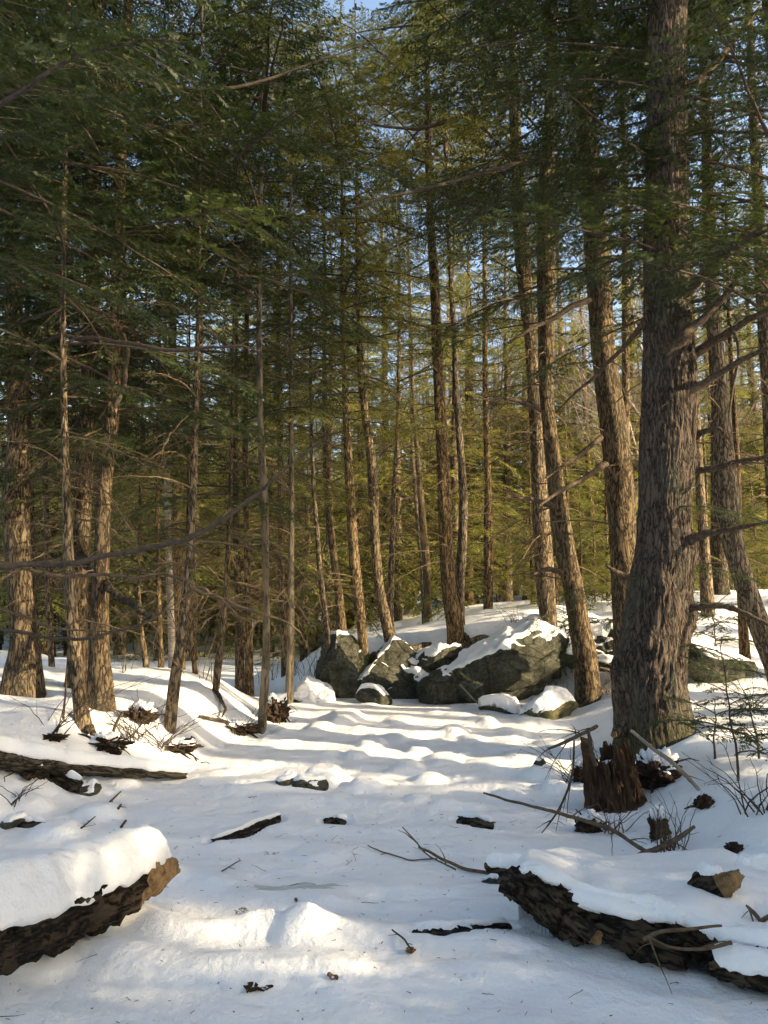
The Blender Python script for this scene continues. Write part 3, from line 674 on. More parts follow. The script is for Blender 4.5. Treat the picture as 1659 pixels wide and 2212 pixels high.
# ------------------------------------------------------------------ branches (built once, placed many times)
def axis_curve(L, rg, lift, droop, wig, K=14):
    t = np.linspace(0, 1, K)
    y = wig * L * (np.cumsum(rg.normal(0, 1, K)) / K) * t; z = L * (lift * t - droop * t ** 2) + wig * .6 * L * np.cumsum(rg.normal(0, 1, K)) / K * t
    return np.stack([L * t * (1 - .12 * t * droop), y, z], -1), t
def side_twigs(pts, t, rg, spacing, lenf, ang=(45, 65), down=.12, skip=.2, planar=.25, K=6, t0=.12, curve=.35):
    """secondary twigs leaving a curve on alternate sides; returns list of curves"""
    L = np.linalg.norm(np.diff(pts, axis=0), axis=1).sum(); T = nrm(np.gradient(pts, axis=0)); outl = []
    n = max(2, int(L * (1 - t0) / spacing)); s = 1
    for tt in np.linspace(t0, .985, n):
        s = -s
        if rg.random() < skip: continue
        tt = min(.99, max(.02, tt + rg.normal(0, .4 / n)))
        p = np.array([np.interp(tt, t, pts[:, k]) for k in range(3)]); d_ = nrm(np.array([np.interp(tt, t, T[:, k]) for k in range(3)]))
        side = nrm(np.cross([0, 0, 1.], d_) * s); a = R(rg.uniform(*ang)); l = lenf(tt) * rg.uniform(.65, 1.2)
        if l < .02: continue
        dr = d_ * math.cos(a) + side * math.sin(a) + np.array([0, 0, rg.normal(0, planar) - .05]); dr = nrm(dr)
        q = np.linspace(0, 1, K)[:, None]
        c = p + dr * l * q + d_ * (curve * l * .5) * q ** 2 + np.array([0, 0, -1.]) * (down * l) * q ** 2 + np.cumsum(rg.normal(0, .02 * l, (K, 3)), 0) * q
        outl.append(c)
    return outl
def live_branch(L, seed, needles=True, spacing=.062, tspace=.027, tlen=(.06, .125), per=8, bare=.25, nl=(.015, .021)):
    """a flat hemlock spray: wood axis, side twigs and rows of short needles (or one leafy blade for each twiglet)"""
    rg = np.random.default_rng(seed); mb = MB()
    ax, t = axis_curve(L, rg, rg.uniform(.02, .22), rg.uniform(.18, .42), .10)
    V, F = tube(ax, .0115 * L ** .5 * (1 - t * .85) + .0012, 5); mb.add(V, F, 0)
    prof = lambda a: L * .34 * (1 - a) ** .6 * min(1, (a - .02) / .22) + .05
    sec = side_twigs(ax, t, rg, spacing, prof, skip=.16, planar=.16, t0=bare * .5)
    B = []; D = []; LN = []
    sec.append(ax[int(len(ax) * .7):])
    for k, c in enumerate(sec):
        l = np.linalg.norm(np.diff(c, axis=0), axis=1).sum()
        if needles: V, F = tube(c, np.linspace(.0032, .001, len(c)), 3); mb.add(V, F, 0)
        n = max(2, int(l / tspace)); tt = np.linspace(.10, 1, n) + rg.normal(0, .01, n); tt = np.clip(tt, 0, 1)
        q = np.linspace(0, 1, len(c)); p = np.stack([np.interp(tt, q, c[:, j]) for j in range(3)], -1)
        T = nrm(np.gradient(c, axis=0)); d_ = nrm(np.stack([np.interp(tt, q, T[:, j]) for j in range(3)], -1))
        s = np.where(np.arange(n) % 2 == 0, 1., -1.)[:, None]; side = nrm(np.cross(np.array([0, 0, 1.]), d_)) * s
        a = np.radians(rg.uniform(35, 60, n))[:, None]
        dr = nrm(d_ * np.cos(a) + side * np.sin(a) + rg.normal(0, .16, (n, 3)) + np.array([0, 0, -.10]))
        ln = rg.uniform(*tlen, n) * (1.05 - .55 * tt) * (rg.random(n) > .10)
        keep = ln > .01
        B.append(p[keep]); D.append(dr[keep]); LN.append(ln[keep])
    B = np.concatenate(B); D = np.concatenate(D); LN = np.concatenate(LN); m = len(B)
    upv = nrm(np.array([0, 0, 1.]) + rg.normal(0, .55, (m, 3))); S = nrm(np.cross(upv, D))
    if needles:
        vs = []
        for k in range(per):
            f = (k + .6) / per; P = B + D * (LN * f)[:, None]
            for s in (-1, 1):
                nlen = rg.uniform(*nl, m)[:, None]; w_ = .0052
                ndir = nrm(D * .55 + S * s * .85 + upv * rg.normal(0, .25, m)[:, None])
                vs.append(np.stack([P - D * w_, P + D * w_, P + ndir * nlen + D * .002], 1))
        V = np.concatenate(vs).reshape(-1, 3); mb.add(V, np.arange(len(V)).reshape(-1, 3), 1)
    else:
        hw = (LN * .20 + .005)[:, None]; mid = B + D * (LN * .45)[:, None]
        V = np.stack([B, mid + S * hw, B + D * LN[:, None], mid - S * hw], 1).reshape(-1, 3); mb.add(V, np.arange(len(V)).reshape(-1, 4), 1)
    return mb
def dead_branch(L, seed, sides=4, dense=1.0, up=.0):
    rg = np.random.default_rng(seed); mb = MB()
    ax, t = axis_curve(L, rg, rg.uniform(-.12, .22) + up, rg.uniform(.15, .55), .26)
    V, F = tube(ax, .0085 * L ** .6 * (1 - t * .88) + .001, 5); mb.add(V, F, 0)
    prof = lambda a: L * .34 * (1 - a) ** .5 + .05
    for c in side_twigs(ax, t, rg, .085 / dense, prof, (35, 75), .25, .35, .45, 6, .15, .3):
        l = np.linalg.norm(c[-1] - c[0])
        V, F = tube(c, np.linspace(.0034, .0012, len(c)), 3); mb.add(V, F, 0)
        q = np.linspace(0, 1, len(c))
        for c2 in side_twigs(c, q, rg, .07 / dense, lambda a: l * .38 * (1 - a) + .03, (35, 70), .2, .35, .5, 4, .2):
            V, F = tube(c2, np.linspace(.0019, .0009, 4), 3); mb.add(V, F, 0)
    return mb
LIVE = []; LIVE_L = [1.5, 1.9, 2.2, 2.5, 2.8, 3.1, 3.4]
for k, L in enumerate(LIVE_L): LIVE.append(live_branch(L, 200 + k).mesh('branch', [M_TWIG_DARK, M_NEEDLE], False))
LIVE_SUNLIT = []
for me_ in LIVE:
    m2_ = me_.copy(); m2_.materials[1] = M_NEEDLE_SUNLIT; LIVE_SUNLIT.append(m2_)  # same branches with the sunlit tone painted into their needles
SPRAY = [live_branch(.8 + .2 * k, 260 + k, True, .05, .024, (.05, .10), 8, .2).mesh('spray', [M_TWIG_DARK, M_NEEDLE], False) for k in range(3)]
DEAD = []; DEAD_L = [.7, .9, 1.1, 1.3, 1.6, 1.9, 2.2, 2.6]
for k, L in enumerate(DEAD_L): DEAD.append(dead_branch(L, 300 + k).mesh('dead_branch', [M_TWIG_SUNLIT if k % 3 == 0 else M_TWIG], True))
FARB = [live_branch(L, 400 + k, False, .055, .03, (.065, .115), 1, .1).arrays() for k, L in enumerate([1.4, 1.8, 2.2, 2.6])]
FARD = [dead_branch(L, 430 + k, 3, .55).arrays() for k, L in enumerate([.8, 1.2, 1.6, 2.0])]

def rotm(phi, tilt, roll):
    return np.array(Euler((roll, -tilt, phi)).to_matrix())
def crown_mesh(name, h0, h1, maxlen, n, seed, mats, pw=.8, far=True):
    """foliage of a whole crown (or of its top), merged from sprays around an axis"""
    rg = np.random.default_rng(seed); mb = MB()
    for k in range(n):
        a = (k + rg.random()) / n; h = h0 + (h1 - h0) * a
        L = maxlen * ((1 - a) ** pw * .9 + .12) * rg.uniform(.65, 1.1)
        V, F = FARB[rg.integers(len(FARB))]; s = L / 2.0
        M = rotm(rg.uniform(0, 2 * math.pi), R(rg.uniform(-22, 12) + a * 30), rg.normal(0, .25)) * s
        mb.add_mb(V, F, M, (0, 0, h))
    return mb.mesh(name, mats, False)
def deadset_mesh(name, h0, h1, maxlen, n, seed, mats):
    rg = np.random.default_rng(seed); mb = MB()
    for k in range(n):
        h = rg.uniform(h0, h1); V, F = FARD[rg.integers(len(FARD))]
        mb.add_mb(V, F, rotm(rg.uniform(0, 6.283), R(rg.uniform(-18, 18)), rg.normal(0, .4)) * (maxlen * rg.uniform(.4, 1) / 1.4), (0, 0, h))
    return mb.mesh(name, mats, True)
TOPS = [crown_mesh('crown_top', 0, 5.5, 2.3, 26, 500 + k, [M_TWIG_DARK, M_NEEDLE]) for k in range(3)]

# ------------------------------------------------------------------ trunks
def trunk_mesh(C, n, mats, bark=.03, seed=0., flare=.5, flare_h=.45, fine=None, stubs=0):
    """C: rows x, y, z, radius (relative to the base)"""
    pts = C[:, :3]; rr = C[:, 3]; T = nrm(np.gradient(pts, axis=0)); n_ = n
    X = nrm(np.array([1., 0, 0]) - T * T[:, :1]); Yv = np.cross(T, X)
    a = np.arange(n_) * 2 * math.pi / n_; K = len(pts)
    dirs = np.cos(a)[None, :, None] * X[:, None] + np.sin(a)[None, :, None] * Yv[:, None]
    aa = np.broadcast_to(a, (K, n_)); zz = np.broadcast_to(pts[:, 2:3], (K, n_)); rv = np.broadcast_to(rr[:, None], (K, n_)).copy()
    ph = (seed * 1.7) % 6.28
    lobes = .5 + .5 * np.cos(aa * 5 + ph + .6 * np.sin(aa * 2 + ph))
    rv = rv * (1 + flare * np.exp(-np.clip(zz, 0, None) / flare_h * 1.6) * (.45 + .75 * lobes))
    cyl = np.stack([np.cos(aa) * 1.0, np.sin(aa) * 1.0, zz], -1).reshape(-1, 3)
    R0 = float(np.median(rr[: max(3, K // 2)]))
    low = fbm(cyl * np.array([.9, .9, .55]) + seed, 2).reshape(K, n_)
    k1 = np.array([R0 * 15, R0 * 15, 1.7])
    f1 = fbm(cyl * k1 + seed * 3, 3, .6).reshape(K, n_)
    rid = np.clip(1 - np.abs(f1) * 2.6, 0, 1)
    rv = rv + R0 * .09 * low - bark * R0 * rid * 1.4 + bark * R0 * .5 * f1
    if fine is not None: rv = rv + fine(aa, zz, cyl, R0)
    V = pts[:, None] + dirs * rv[:, :, None]
    mb = MB(); i = np.arange(K - 1)[:, None] * n_; j = np.arange(n_)[None]; j2 = (j + 1) % n_
    mb.add(V.reshape(-1, 3), np.stack([i + j, i + j2, i + n_ + j2, i + n_ + j], -1).reshape(-1, 4))
    return mb.mesh('trunk', mats, True)

TREES = []
def traced(name, label, pts, depth=None, H=15., mats=None, n=22, live=(4.2, 26), dead=(1.0, 18), livelen=1.0, deadlen=1.0, group=None, cat='tree', seed=0, flare=.45, step=.10, fine=None, bark=.035, top=True, avoid=None, sink=.06, extra_y=None, flare_h=.45, stems=None):
    """a tree whose trunk follows the picture: (u, v, width) from the foot up, at one depth"""
    rg = np.random.default_rng(1000 + seed)
    u0, v0, w0 = pts[0]
    base = hit(u0, v0) if depth is None else at(u0, v0, depth)
    Y = base[1]; base[2] = gz(base[0], Y) - sink if depth is None else base[2]
    A = []
    for k, (u, v, w_) in enumerate(pts):
        p = at(u, v, Y); A.append([p[0], p[1], p[2], wid(w_, Y) * .5])
    A = np.array(A); A[0, 2] = base[2]
    if depth is not None:
        g = gz(A[0, 0], A[0, 1]) - .1
        if A[0, 2] > g: A = np.vstack([[A[0, 0] + (A[0, 0] - A[1, 0]) * .3, A[0, 1], g, A[0, 3] * 1.08], A])
    base = A[0, :3].copy(); A[:, :3] -= base
    A = A[np.concatenate([[True], np.diff(A[:, 2]) > .02])]
    A[0, 3] /= (1 + flare * .7)
    hi = A[-1, 2]
    if H > hi + .5:
        sl = (A[-1, :2] - A[-2, :2]) / max(A[-1, 2] - A[-2, 2], .2) * .35; r1 = A[-1, 3]
        for f in (.35, .7, 1.0):
            h = hi + (H - hi) * f; A = np.vstack([A, [A[-1, 0] + sl[0] * (h - A[-1, 2]), A[-1, 1] + rg.normal(0, .08), h, max(.012, r1 * (1 - f) ** .9)]])
    # densify
    C = catmull(A, 8); zz = np.arange(0, C[-1, 2], step); C = np.stack([np.interp(zz, C[:, 2], C[:, k]) for k in range(4)], -1)
    e = thing(name, label, cat, base, group)
    link('trunk', trunk_mesh(C, n, [mats or M_BARK], bark, seed * 2.3 + 1, flare, flare_h, fine), e)
    vis = min(H - 1, 1.6 + .88 * Y + .8 - base[2])
    def on(h): return np.array([np.interp(h, C[:, 2], C[:, k]) for k in range(4)])
    def place(nm, me_list, lens, h, L, phi, tilt, parent):
        q = on(h); k = int(np.argmin([abs(l - L) + rg.random() * .35 for l in lens]))
        o = link(nm, me_list[k], parent, q[:3] + np.array([math.cos(phi), math.sin(phi), 0]) * q[3] * .6, (rg.normal(0, .25), -tilt, phi), L / lens[k]); return o
    if live and live[1] > 0 and live[0] < vis:
        cr = bpy.data.objects.new('crown', None); COL.objects.link(cr); cr.parent = e; cr.empty_display_size = .1
        hs = np.linspace(live[0], vis, int(live[1] * 1.3)) + rg.normal(0, .08, int(live[1] * 1.3)); phi = rg.uniform(0, 6.28)
        for h in hs:
            phi += 2.4 + rg.normal(0, .35)
            if avoid is not None and math.cos(phi - avoid) > .55: phi += math.pi * rg.uniform(.6, 1.4)
            L = livelen * np.interp(h, [live[0], live[0] + 2, H * .7, H], [2.0, 2.9, 2.2, .5]) * rg.uniform(.7, 1.15)
            place('branch', LIVE_SUNLIT if Y > 12.3 else LIVE, LIVE_L, min(h, H - .2), L, phi, R(rg.uniform(-14, 14)), cr)
        if top and H - vis > 2:
            for hh in np.arange(vis, H - .5, 4.2):
                q = on(hh); sc = float(np.clip((H - hh) / 5.5, .45, 1.0)) * livelen
                link('crown_top', TOPS[rg.integers(3)], cr, q[:3], (0, 0, rg.uniform(0, 6.28)), sc)
    if dead and dead[1] > 0:
        hi_d = max(dead[0] + .5, min((live[0] if live else H * .8) + 1.0, vis))
        for h in rg.uniform(dead[0], hi_d, dead[1]):
            phi = rg.uniform(0, 6.28)
            if avoid is not None and math.cos(phi - avoid) > .4: phi += math.pi
            L = deadlen * rg.uniform(.6, 1.9) * (.7 if h < 1.5 else 1)
            place('dead_branch', DEAD, DEAD_L, h, L, phi, R(rg.uniform(-22, 20)), e)
    TREES.append((base, Y)); return e, C, base, Y

def limb(e, base, pts, Y, mats=None, twigs=0, seed=0, name='branch', n=8, wig=.012, tl=.5, snow=False, knob=0.):
    """a limb traced in the picture; Y a depth or a list of depths; twigs: finer dead twigs along it"""
    rg = np.random.default_rng(7000 + seed)
    Ys = [Y] * len(pts) if np.isscalar(Y) else Y
    A = np.array([[*at(u, v, y), wid(w_, y) * .5] for (u, v, w_), y in zip(pts, Ys)])
    A[:, :3] -= np.asarray(base); C = catmull(A, 7)
    C[:, :3] += wig * fbm(C[:, :3] * 3 + seed, 2)[:, None] * np.array([1, 1, 1.]); 
    mb = MB(); V, F = tube(C[:, :3], C[:, 3], n)
    N = nrm(V - np.repeat(C[:, :3], n, 0)); V = V + N * (np.repeat(C[:, 3], n) * (.22 + knob) * fbm(V / max(C[:, 3].mean(), .01) * .55 + seed, 3))[:, None]
    mb.add(V, F, 0); caps(mb, C, V, n)
    if twigs:
        t = np.linspace(0, 1, len(C)); L = np.linalg.norm(np.diff(C[:, :3], axis=0), axis=1).sum()
        for c in side_twigs(C[:, :3], t, rg, L / twigs, lambda a: tl * (1.1 - a * .7), (30, 75), .2, .2, .6, 7, .12, .3):
            l = np.linalg.norm(c[-1] - c[0]); V, F = tube(c, np.linspace(.005, .0014, len(c)), 4); mb.add(V, F, 0)
            for c2 in side_twigs(c, np.linspace(0, 1, len(c)), rg, .09, lambda a: l * .4 * (1 - a) + .04, (35, 70), .2, .3, .5, 5, .2):
                V, F = tube(c2, np.linspace(.0024, .0009, 5), 3); mb.add(V, F, 0)
    return link(name, mb.mesh(name, [mats or M_LIMB], True), e)
G_L = 'hemlocks on the left bank'; G_C = 'hemlocks on the rocky knoll'; G_R = 'hemlocks on the right slope'

# --- left bank
tL1 = traced('hemlock_tree', 'thickest hemlock of the left bank, at the left edge with sunlit upper bark', [(48, 1502, 92), (50, 1450, 70), (51, 1386, 55), (46, 1278, 54), (38, 1170, 55), (36, 1062, 56), (40, 957, 46), (34, 813, 40), (30, 705, 38), (27, 560, 36), (24, 300, 30)], None, 17, None, 30, (3.2, 34), (1.2, 16), 1.0, 1.1, G_L, seed=1, flare=.35, avoid=-.38)
tL1c = traced('hemlock_tree', 'thin dark hemlock close to the right of the thickest left trunk', [(84, 1487, 20), (76, 1350, 15), (70, 1170, 14), (62, 957, 14), (58, 700, 12)], 9.6, 12, None, 14, (2.6, 24), (1.0, 12), .8, .9, G_L, seed=2)
tL2 = traced('hemlock_tree', 'slim hemlock behind the gap between the two left-edge trunks', [(114, 1476, 15), (108, 1350, 12), (102, 1170, 11), (98, 900, 10)], 11.5, 13, None, 14, (2.4, 24), (1.0, 12), .8, 1, G_L, seed=3)
tL3 = traced('hemlock_tree', 'upright dark hemlock behind the leaning left bank trunk', [(168, 1482, 46), (168, 1400, 40), (170, 1278, 37), (176, 1170, 38), (180, 1065, 38), (186, 957, 37), (190, 849, 34), (196, 741, 33), (200, 600, 31), (203, 300, 26)], 9.4, 17, None, 24, (3.0, 34), (1.1, 16), 1, 1.1, G_L, avoid=-.38, seed=4)
tL4 = traced('hemlock_tree', 'leaning hemlock with curved foot nearest the left bank log', [(184, 1576, 36), (172, 1505, 28), (164, 1425, 26), (153, 1300, 25), (147, 1170, 21), (143, 1060, 17), (138, 850, 14), (136, 600, 13)], None, 11, None, 20, (3.4, 24), (1.0, 14), .95, 1, G_L, seed=5, flare=.25)
tL5 = traced('hemlock_tree', 'stout hemlock with flared foot and sunlit upper trunk, second from left bank edge', [(218, 1526, 62), (217, 1470, 48), (215, 1422, 42), (216, 1314, 36), (220, 1206, 32), (225, 1062, 32), (237, 957, 33), (245, 849, 30), (248, 741, 28), (252, 633, 29), (262, 320, 25)], None, 16, None, 28, (3.2, 32), (1.2, 16), 1, 1.1, G_L, avoid=-.38, seed=6, flare=.3)
tL6 = traced('hemlock_tree', 'slender hemlock leaning right on the crest of the left bank', [(366, 1577, 26), (374, 1500, 25), (385, 1422, 22), (396, 1350, 21), (402, 1278, 19), (412, 1170, 15), (417, 1062, 17), (420, 957, 15), (425, 850, 12), (427, 740, 10)], None, 10, None, 18, (5.0, 16), (1.3, 18), .9, 1.1, G_L, seed=7, flare=.25)
tL7 = traced('hemlock_tree', 'short slender hemlock with exposed pale roots right of the leaning bank hemlock', [(465, 1494, 14), (472, 1430, 16), (482, 1350, 14), (488, 1270, 12), (494, 1150, 10), (500, 950, 9)], None, 11, None, 14, (2.6, 22), (1.0, 20), .8, 1, G_L, seed=8, flare=.3)
tL8 = traced('hardwood_tree', 'slim pale-barked tree at the water edge of the left bank', [(565, 1580, 20), (569, 1520, 18), (573, 1458, 18), (576, 1350, 15), (574, 1240, 14), (570, 1062, 17), (562, 900, 14), (560, 640, 12)], None, 12, M_BARK_PALE, 18, (5.8, 14), (1.6, 10), .8, .9, G_L, seed=9, flare=.2, bark=.012)
tL9 = traced('hardwood_tree', 'pale slim tree at the tip of the left bank beside the stream bend', [(624, 1519, 20), (627, 1430, 16), (628, 1350, 15), (629, 1200, 13), (630, 1062, 11), (628, 850, 10)], None, 13, M_BARK_PALE, 16, (5.2, 14), (1.6, 16), .8, .9, G_L, seed=10, flare=.2, bark=.012)
tB1 = traced('hemlock_tree', 'small curved hemlock in front of the snowy pond, left of the birch', [(318, 1463, 13), (312, 1410, 11), (302, 1330, 9), (300, 1200, 8), (305, 1000, 7)], 12.4, 10, None, 12, (1.8, 22), (.8, 20), .8, 1, G_L, seed=11)
tB2 = traced('hemlock_tree', 'thin hemlock just left of the white birch', [(348, 1462, 15), (347, 1400, 11), (342, 1250, 10), (340, 1000, 9)], 12.6, 12, None, 12, (2.4, 20), (.8, 18), .8, 1, G_L, seed=12)
tB3 = traced('birch_tree', 'white birch trunk among the hemlocks behind the left bank', [(372, 1430, 15), (371, 1386, 14), (368, 1290, 14), (364, 1170, 13), (360, 1000, 12), (356, 800, 10)], 13.2, 12, M_BIRCH, 16, None, (2.5, 10), 1, 1, G_L, seed=13, bark=.01, flare=.15)
tB4 = traced('hemlock_tree', 'thin stem behind the leaning bank hemlock, in front of the pond', [(424, 1476, 12), (417, 1410, 9), (410, 1340, 8), (406, 1150, 7)], 11.6, 9, None, 12, (1.8, 18), (.9, 14), .7, 1, G_L, seed=14)
tB5 = traced('cedar_tree', 'reddish straight trunk behind the birch', [(386, 1440, 26), (385, 1242, 24), (383, 1098, 23), (380, 900, 20), (372, 720, 18)], 15.5, 15, None, 18, (2.6, 30), (1.4, 22), .9, 1, G_L, seed=15)
tB6 = traced('hemlock_tree', 'left of two dark trunks close together behind the slim pale tree', [(519, 1470, 20), (516, 1350, 17), (511, 1170, 15), (508, 900, 12)], 14.0, 14, None, 16, (2.4, 26), (1.0, 20), .9, 1, G_L, seed=16)
tB7 = traced('hemlock_tree', 'right of two dark trunks close together behind the slim pale tree', [(538, 1474, 18), (537, 1350, 16), (533, 1170, 14), (530, 900, 12)], 13.4, 14, None, 16, (2.6, 26), (1.0, 20), .9, 1, G_L, seed=17)
# --- centre
tC0 = traced('hemlock_tree', 'straight sunlit trunk beside the pale tree at the stream bend', [(616, 1476, 17), (612, 1350, 16), (608, 1242, 15), (606, 1062, 13), (604, 850, 12), (600, 700, 10)], 15.5, 15, None, 16, (6.5, 22), (1.2, 26), .95, 1, G_C, seed=18)
tC1 = traced('hemlock_tree', 'slim hemlock at the left foot of the tall dark boulder', [(708, 1456, 16), (704, 1350, 14), (692, 1242, 12), (684, 1134, 10), (678, 1062, 10), (672, 900, 8)], 14.0, 12, None, 16, (4.8, 28), (1.2, 18), .9, .9, G_C, seed=19, flare=.3)
tC2 = traced('hemlock_tree', 'bright sunlit leaning trunk behind the slim hemlock left of the knoll', [(740, 1392, 25), (731, 1278, 18), (721, 1206, 16), (713, 1134, 17), (708, 1062, 17), (702, 900, 13)], 16.5, 14, None, 18, (3.6, 26), (1.6, 18), .95, .9, G_C, avoid=-.38, seed=20)
tC3 = traced('hemlock_tree', 'dark hemlock rooted on the tall boulder, left of the curved hemlock', [(787, 1424, 22), (781, 1350, 22), (768, 1242, 24), (760, 1134, 22), (756, 1062, 21), (751, 957, 18), (746, 849, 13), (740, 650, 11)], 14.4, 14, None, 20, (5.2, 33), (1.4, 18), .95, .9, G_C, seed=21, flare=.3)
tC4 = traced('hemlock_tree', 'curved golden hemlock bending out of the rock, forked higher up', [(848, 1402, 29), (836, 1350, 25), (821, 1278, 22), (813, 1206, 21), (809, 1134, 20), (807, 1062, 24), (802, 993, 20), (788, 885, 17), (779, 777, 17), (774, 650, 13)], 14.6, 14, None, 22, (5.2, 33), (2.0, 16), .95, .9, G_C, avoid=-.38, seed=22, flare=.3)
tC5 = traced('hemlock_tree', 'thin dark hemlock right behind the curved golden hemlock', [(843, 1345, 14), (844, 1260, 14), (849, 1134, 12), (851, 1062, 11), (857, 957, 9), (860, 849, 8), (862, 740, 7)], 17.0, 13, None, 14, (4.0, 18), (1.8, 26), .9, .9, G_C, seed=23)
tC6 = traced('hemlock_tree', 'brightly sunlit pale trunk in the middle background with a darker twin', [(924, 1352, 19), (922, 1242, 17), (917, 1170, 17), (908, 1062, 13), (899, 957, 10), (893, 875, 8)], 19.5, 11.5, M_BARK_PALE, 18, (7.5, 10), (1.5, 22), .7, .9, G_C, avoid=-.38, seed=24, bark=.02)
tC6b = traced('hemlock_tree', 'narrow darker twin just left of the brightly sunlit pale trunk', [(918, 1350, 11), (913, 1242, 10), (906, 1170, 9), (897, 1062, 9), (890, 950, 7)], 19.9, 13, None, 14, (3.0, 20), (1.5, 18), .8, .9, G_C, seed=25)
tC7 = traced('hemlock_tree', 'largest hemlock on the knoll, rooted over the rock in the middle of the picture', [(985, 1412, 36), (983, 1350, 37), (970, 1278, 32), (964, 1170, 30), (960, 1062, 31), (955, 957, 27), (949, 849, 25), (944, 741, 24), (938, 597, 22), (931, 500, 19), (927, 400, 18)], 14.3, 15, None, 26, (7.6, 25), (1.6, 28), 1, 1, G_C, avoid=-.38, seed=26, flare=.25)
tC8 = traced('hemlock_tree', 'dark twin trunk joined at the right foot of the largest knoll hemlock', [(996, 1352, 18), (993, 1260, 22), (999, 1170, 21), (1001, 1062, 18), (993, 957, 16), (985, 849, 14), (981, 741, 11), (973, 597, 10), (962, 300, 9)], 14.7, 15, None, 20, (7.6, 19), (1.8, 26), .95, 1, G_C, seed=27, flare=.1)
tC9 = traced('hemlock_tree', 'straight dark trunk standing alone behind the knoll, right of the twin hemlocks', [(1055, 1345, 21), (1056, 1200, 20), (1055, 1062, 15), (1051, 957, 14), (1048, 777, 13), (1047, 597, 10), (1046, 450, 8)], 18.0, 15, None, 18, (5.0, 24), (1.5, 31), .95, 1, G_C, seed=28, flare=.25)
# --- right
tR1a = traced('hemlock_tree', 'left stem of the two hemlocks crossing above the right boulder', [(1195, 1460, 36), (1186, 1350, 36), (1177, 1242, 40), (1170, 1134, 36), (1160, 957, 30), (1152, 849, 27), (1146, 741, 27), (1132, 597, 33), (1122, 450, 32), (1112, 250, 26)], None, 16, None, 26, (6.4, 20), (1.6, 28), 1, 1.1, G_R, seed=29, flare=.2)
tR1b = traced('hemlock_tree', 'golden lit hemlock leaning left beside the mossy stone on the right bank', [(1271, 1520, 58), (1264, 1422, 52), (1251, 1350, 46), (1240, 1278, 44), (1224, 1206, 43), (1212, 1134, 42), (1203, 1062, 36), (1190, 957, 34), (1180, 849, 32), (1180, 741, 36), (1180, 597, 40), (1176, 450, 38), (1188, 250, 28)], None, 17, None, 28, (6.3, 20), (1.6, 31), 1, 1.1, G_R, avoid=-.38, seed=30, flare=.12)
tR2 = traced('hemlock_tree', 'tall hemlock leaning left directly behind the big front trunk', [(1362, 1440, 66), (1352, 1300, 62), (1346, 1170, 58), (1340, 1080, 60), (1330, 957, 62), (1310, 813, 54), (1301, 705, 54), (1293, 597, 55), (1284, 500, 54), (1272, 350, 46), (1259, 200, 45), (1248, 20, 44)], 11.6, 18, None, 30, (6.6, 22), (2.0, 28), 1.05, 1.2, G_R, seed=31, flare=.25)
tR2b = traced('hemlock_tree', 'narrow trunk seen between the two large right hemlocks', [(1358, 1340, 24), (1356, 1170, 22), (1352, 957, 19), (1352, 760, 18), (1351, 597, 16), (1350, 430, 14)], 15.5, 16, None, 18, (8.0, 12), (2.0, 23), .9, 1, G_R, seed=32)
def big_fine(aa, zz, cyl, R0):
    """plated, furrowed bark and burls of the old trunk"""
    q = cyl * np.array([4.6, 4.6, 1.15]); wv = np.stack([fbm(q + 11, 2), fbm(q + 23, 2), fbm(q + 37, 2)], -1) * .55
    f = np.abs(fbm((q + wv) * np.array([1.15, 1.15, 1.2]), 3, .55)).reshape(aa.shape)
    plates = np.clip(f / .22, 0, 1) ** .6
    flake = fbm(cyl * np.array([9, 9, 5.]) + 5, 3, .6).reshape(aa.shape)
    r = .015 * (plates - .8) + .006 * flake
    for (a0, z0, s, sz, h) in ((-2.05, .95, .5, .17, .055), (-1.45, .62, .55, .16, .06), (-2.9, .78, .5, .2, .06), (-1.9, 1.62, .30, .13, .05), (-.25, 1.38, .32, .16, .07), (-.55, 2.05, .3, .12, .055), (-.7, 3.05, .3, .10, .05), (-1.2, 4.0, .5, .25, .05), (-.1, .55, .5, .5, .02)):
        da = (aa - a0 + math.pi) % (2 * math.pi) - math.pi
        q2 = (da / s) ** 2 + ((zz - z0) / sz) ** 2
        r = r + h * np.exp(-q2) * (1 + .5 * flake) - h * .9 * np.exp(-q2 * 9)
    return r
tR3 = traced('hemlock_tree', 'huge old furrowed hemlock in front on the right with burls at its foot', [(1416, 1604, 172), (1408, 1540, 158), (1402, 1494, 149), (1408, 1422, 144), (1418, 1350, 143), (1426, 1278, 138), (1436, 1206, 128), (1436, 1134, 114), (1438, 1062, 111), (1443, 957, 117), (1446, 849, 115), (1445, 741, 111), (1440, 640, 101), (1439, 500, 101), (1440, 400, 94), (1441, 250, 91), (1440, 100, 90), (1441, -100, 84)], None, 19, M_BARK_BIG, 230, (6.0, 16), None, 1.15, 1, None, seed=33, flare=.12, step=.021, fine=big_fine, bark=.02, avoid=-1.57, flare_h=.18)
tR4 = traced('hemlock_tree', 'hemlock leaning left with its foot beyond the right edge', [(1690, 1450, 66), (1650, 1370, 48), (1620, 1290, 44), (1592, 1206, 42), (1578, 1134, 46), (1568, 1062, 52), (1563, 957, 40), (1555, 849, 36), (1546, 741, 32), (1541, 669, 32), (1532, 500, 28)], 10.5, 15, None, 24, (6.6, 8), (1.8, 14), 1, 1.1, G_R, seed=34, flare=.1)
tR5 = traced('hemlock_tree', 'thin sunlit trunk right behind the huge hemlock', [(1528, 1290, 27), (1521, 1170, 22), (1513, 1062, 20), (1508, 957, 15), (1503, 849, 13)], 15.5, 13, None, 16, (6.0, 8), (2.2, 12), .9, 1, G_R, seed=35)
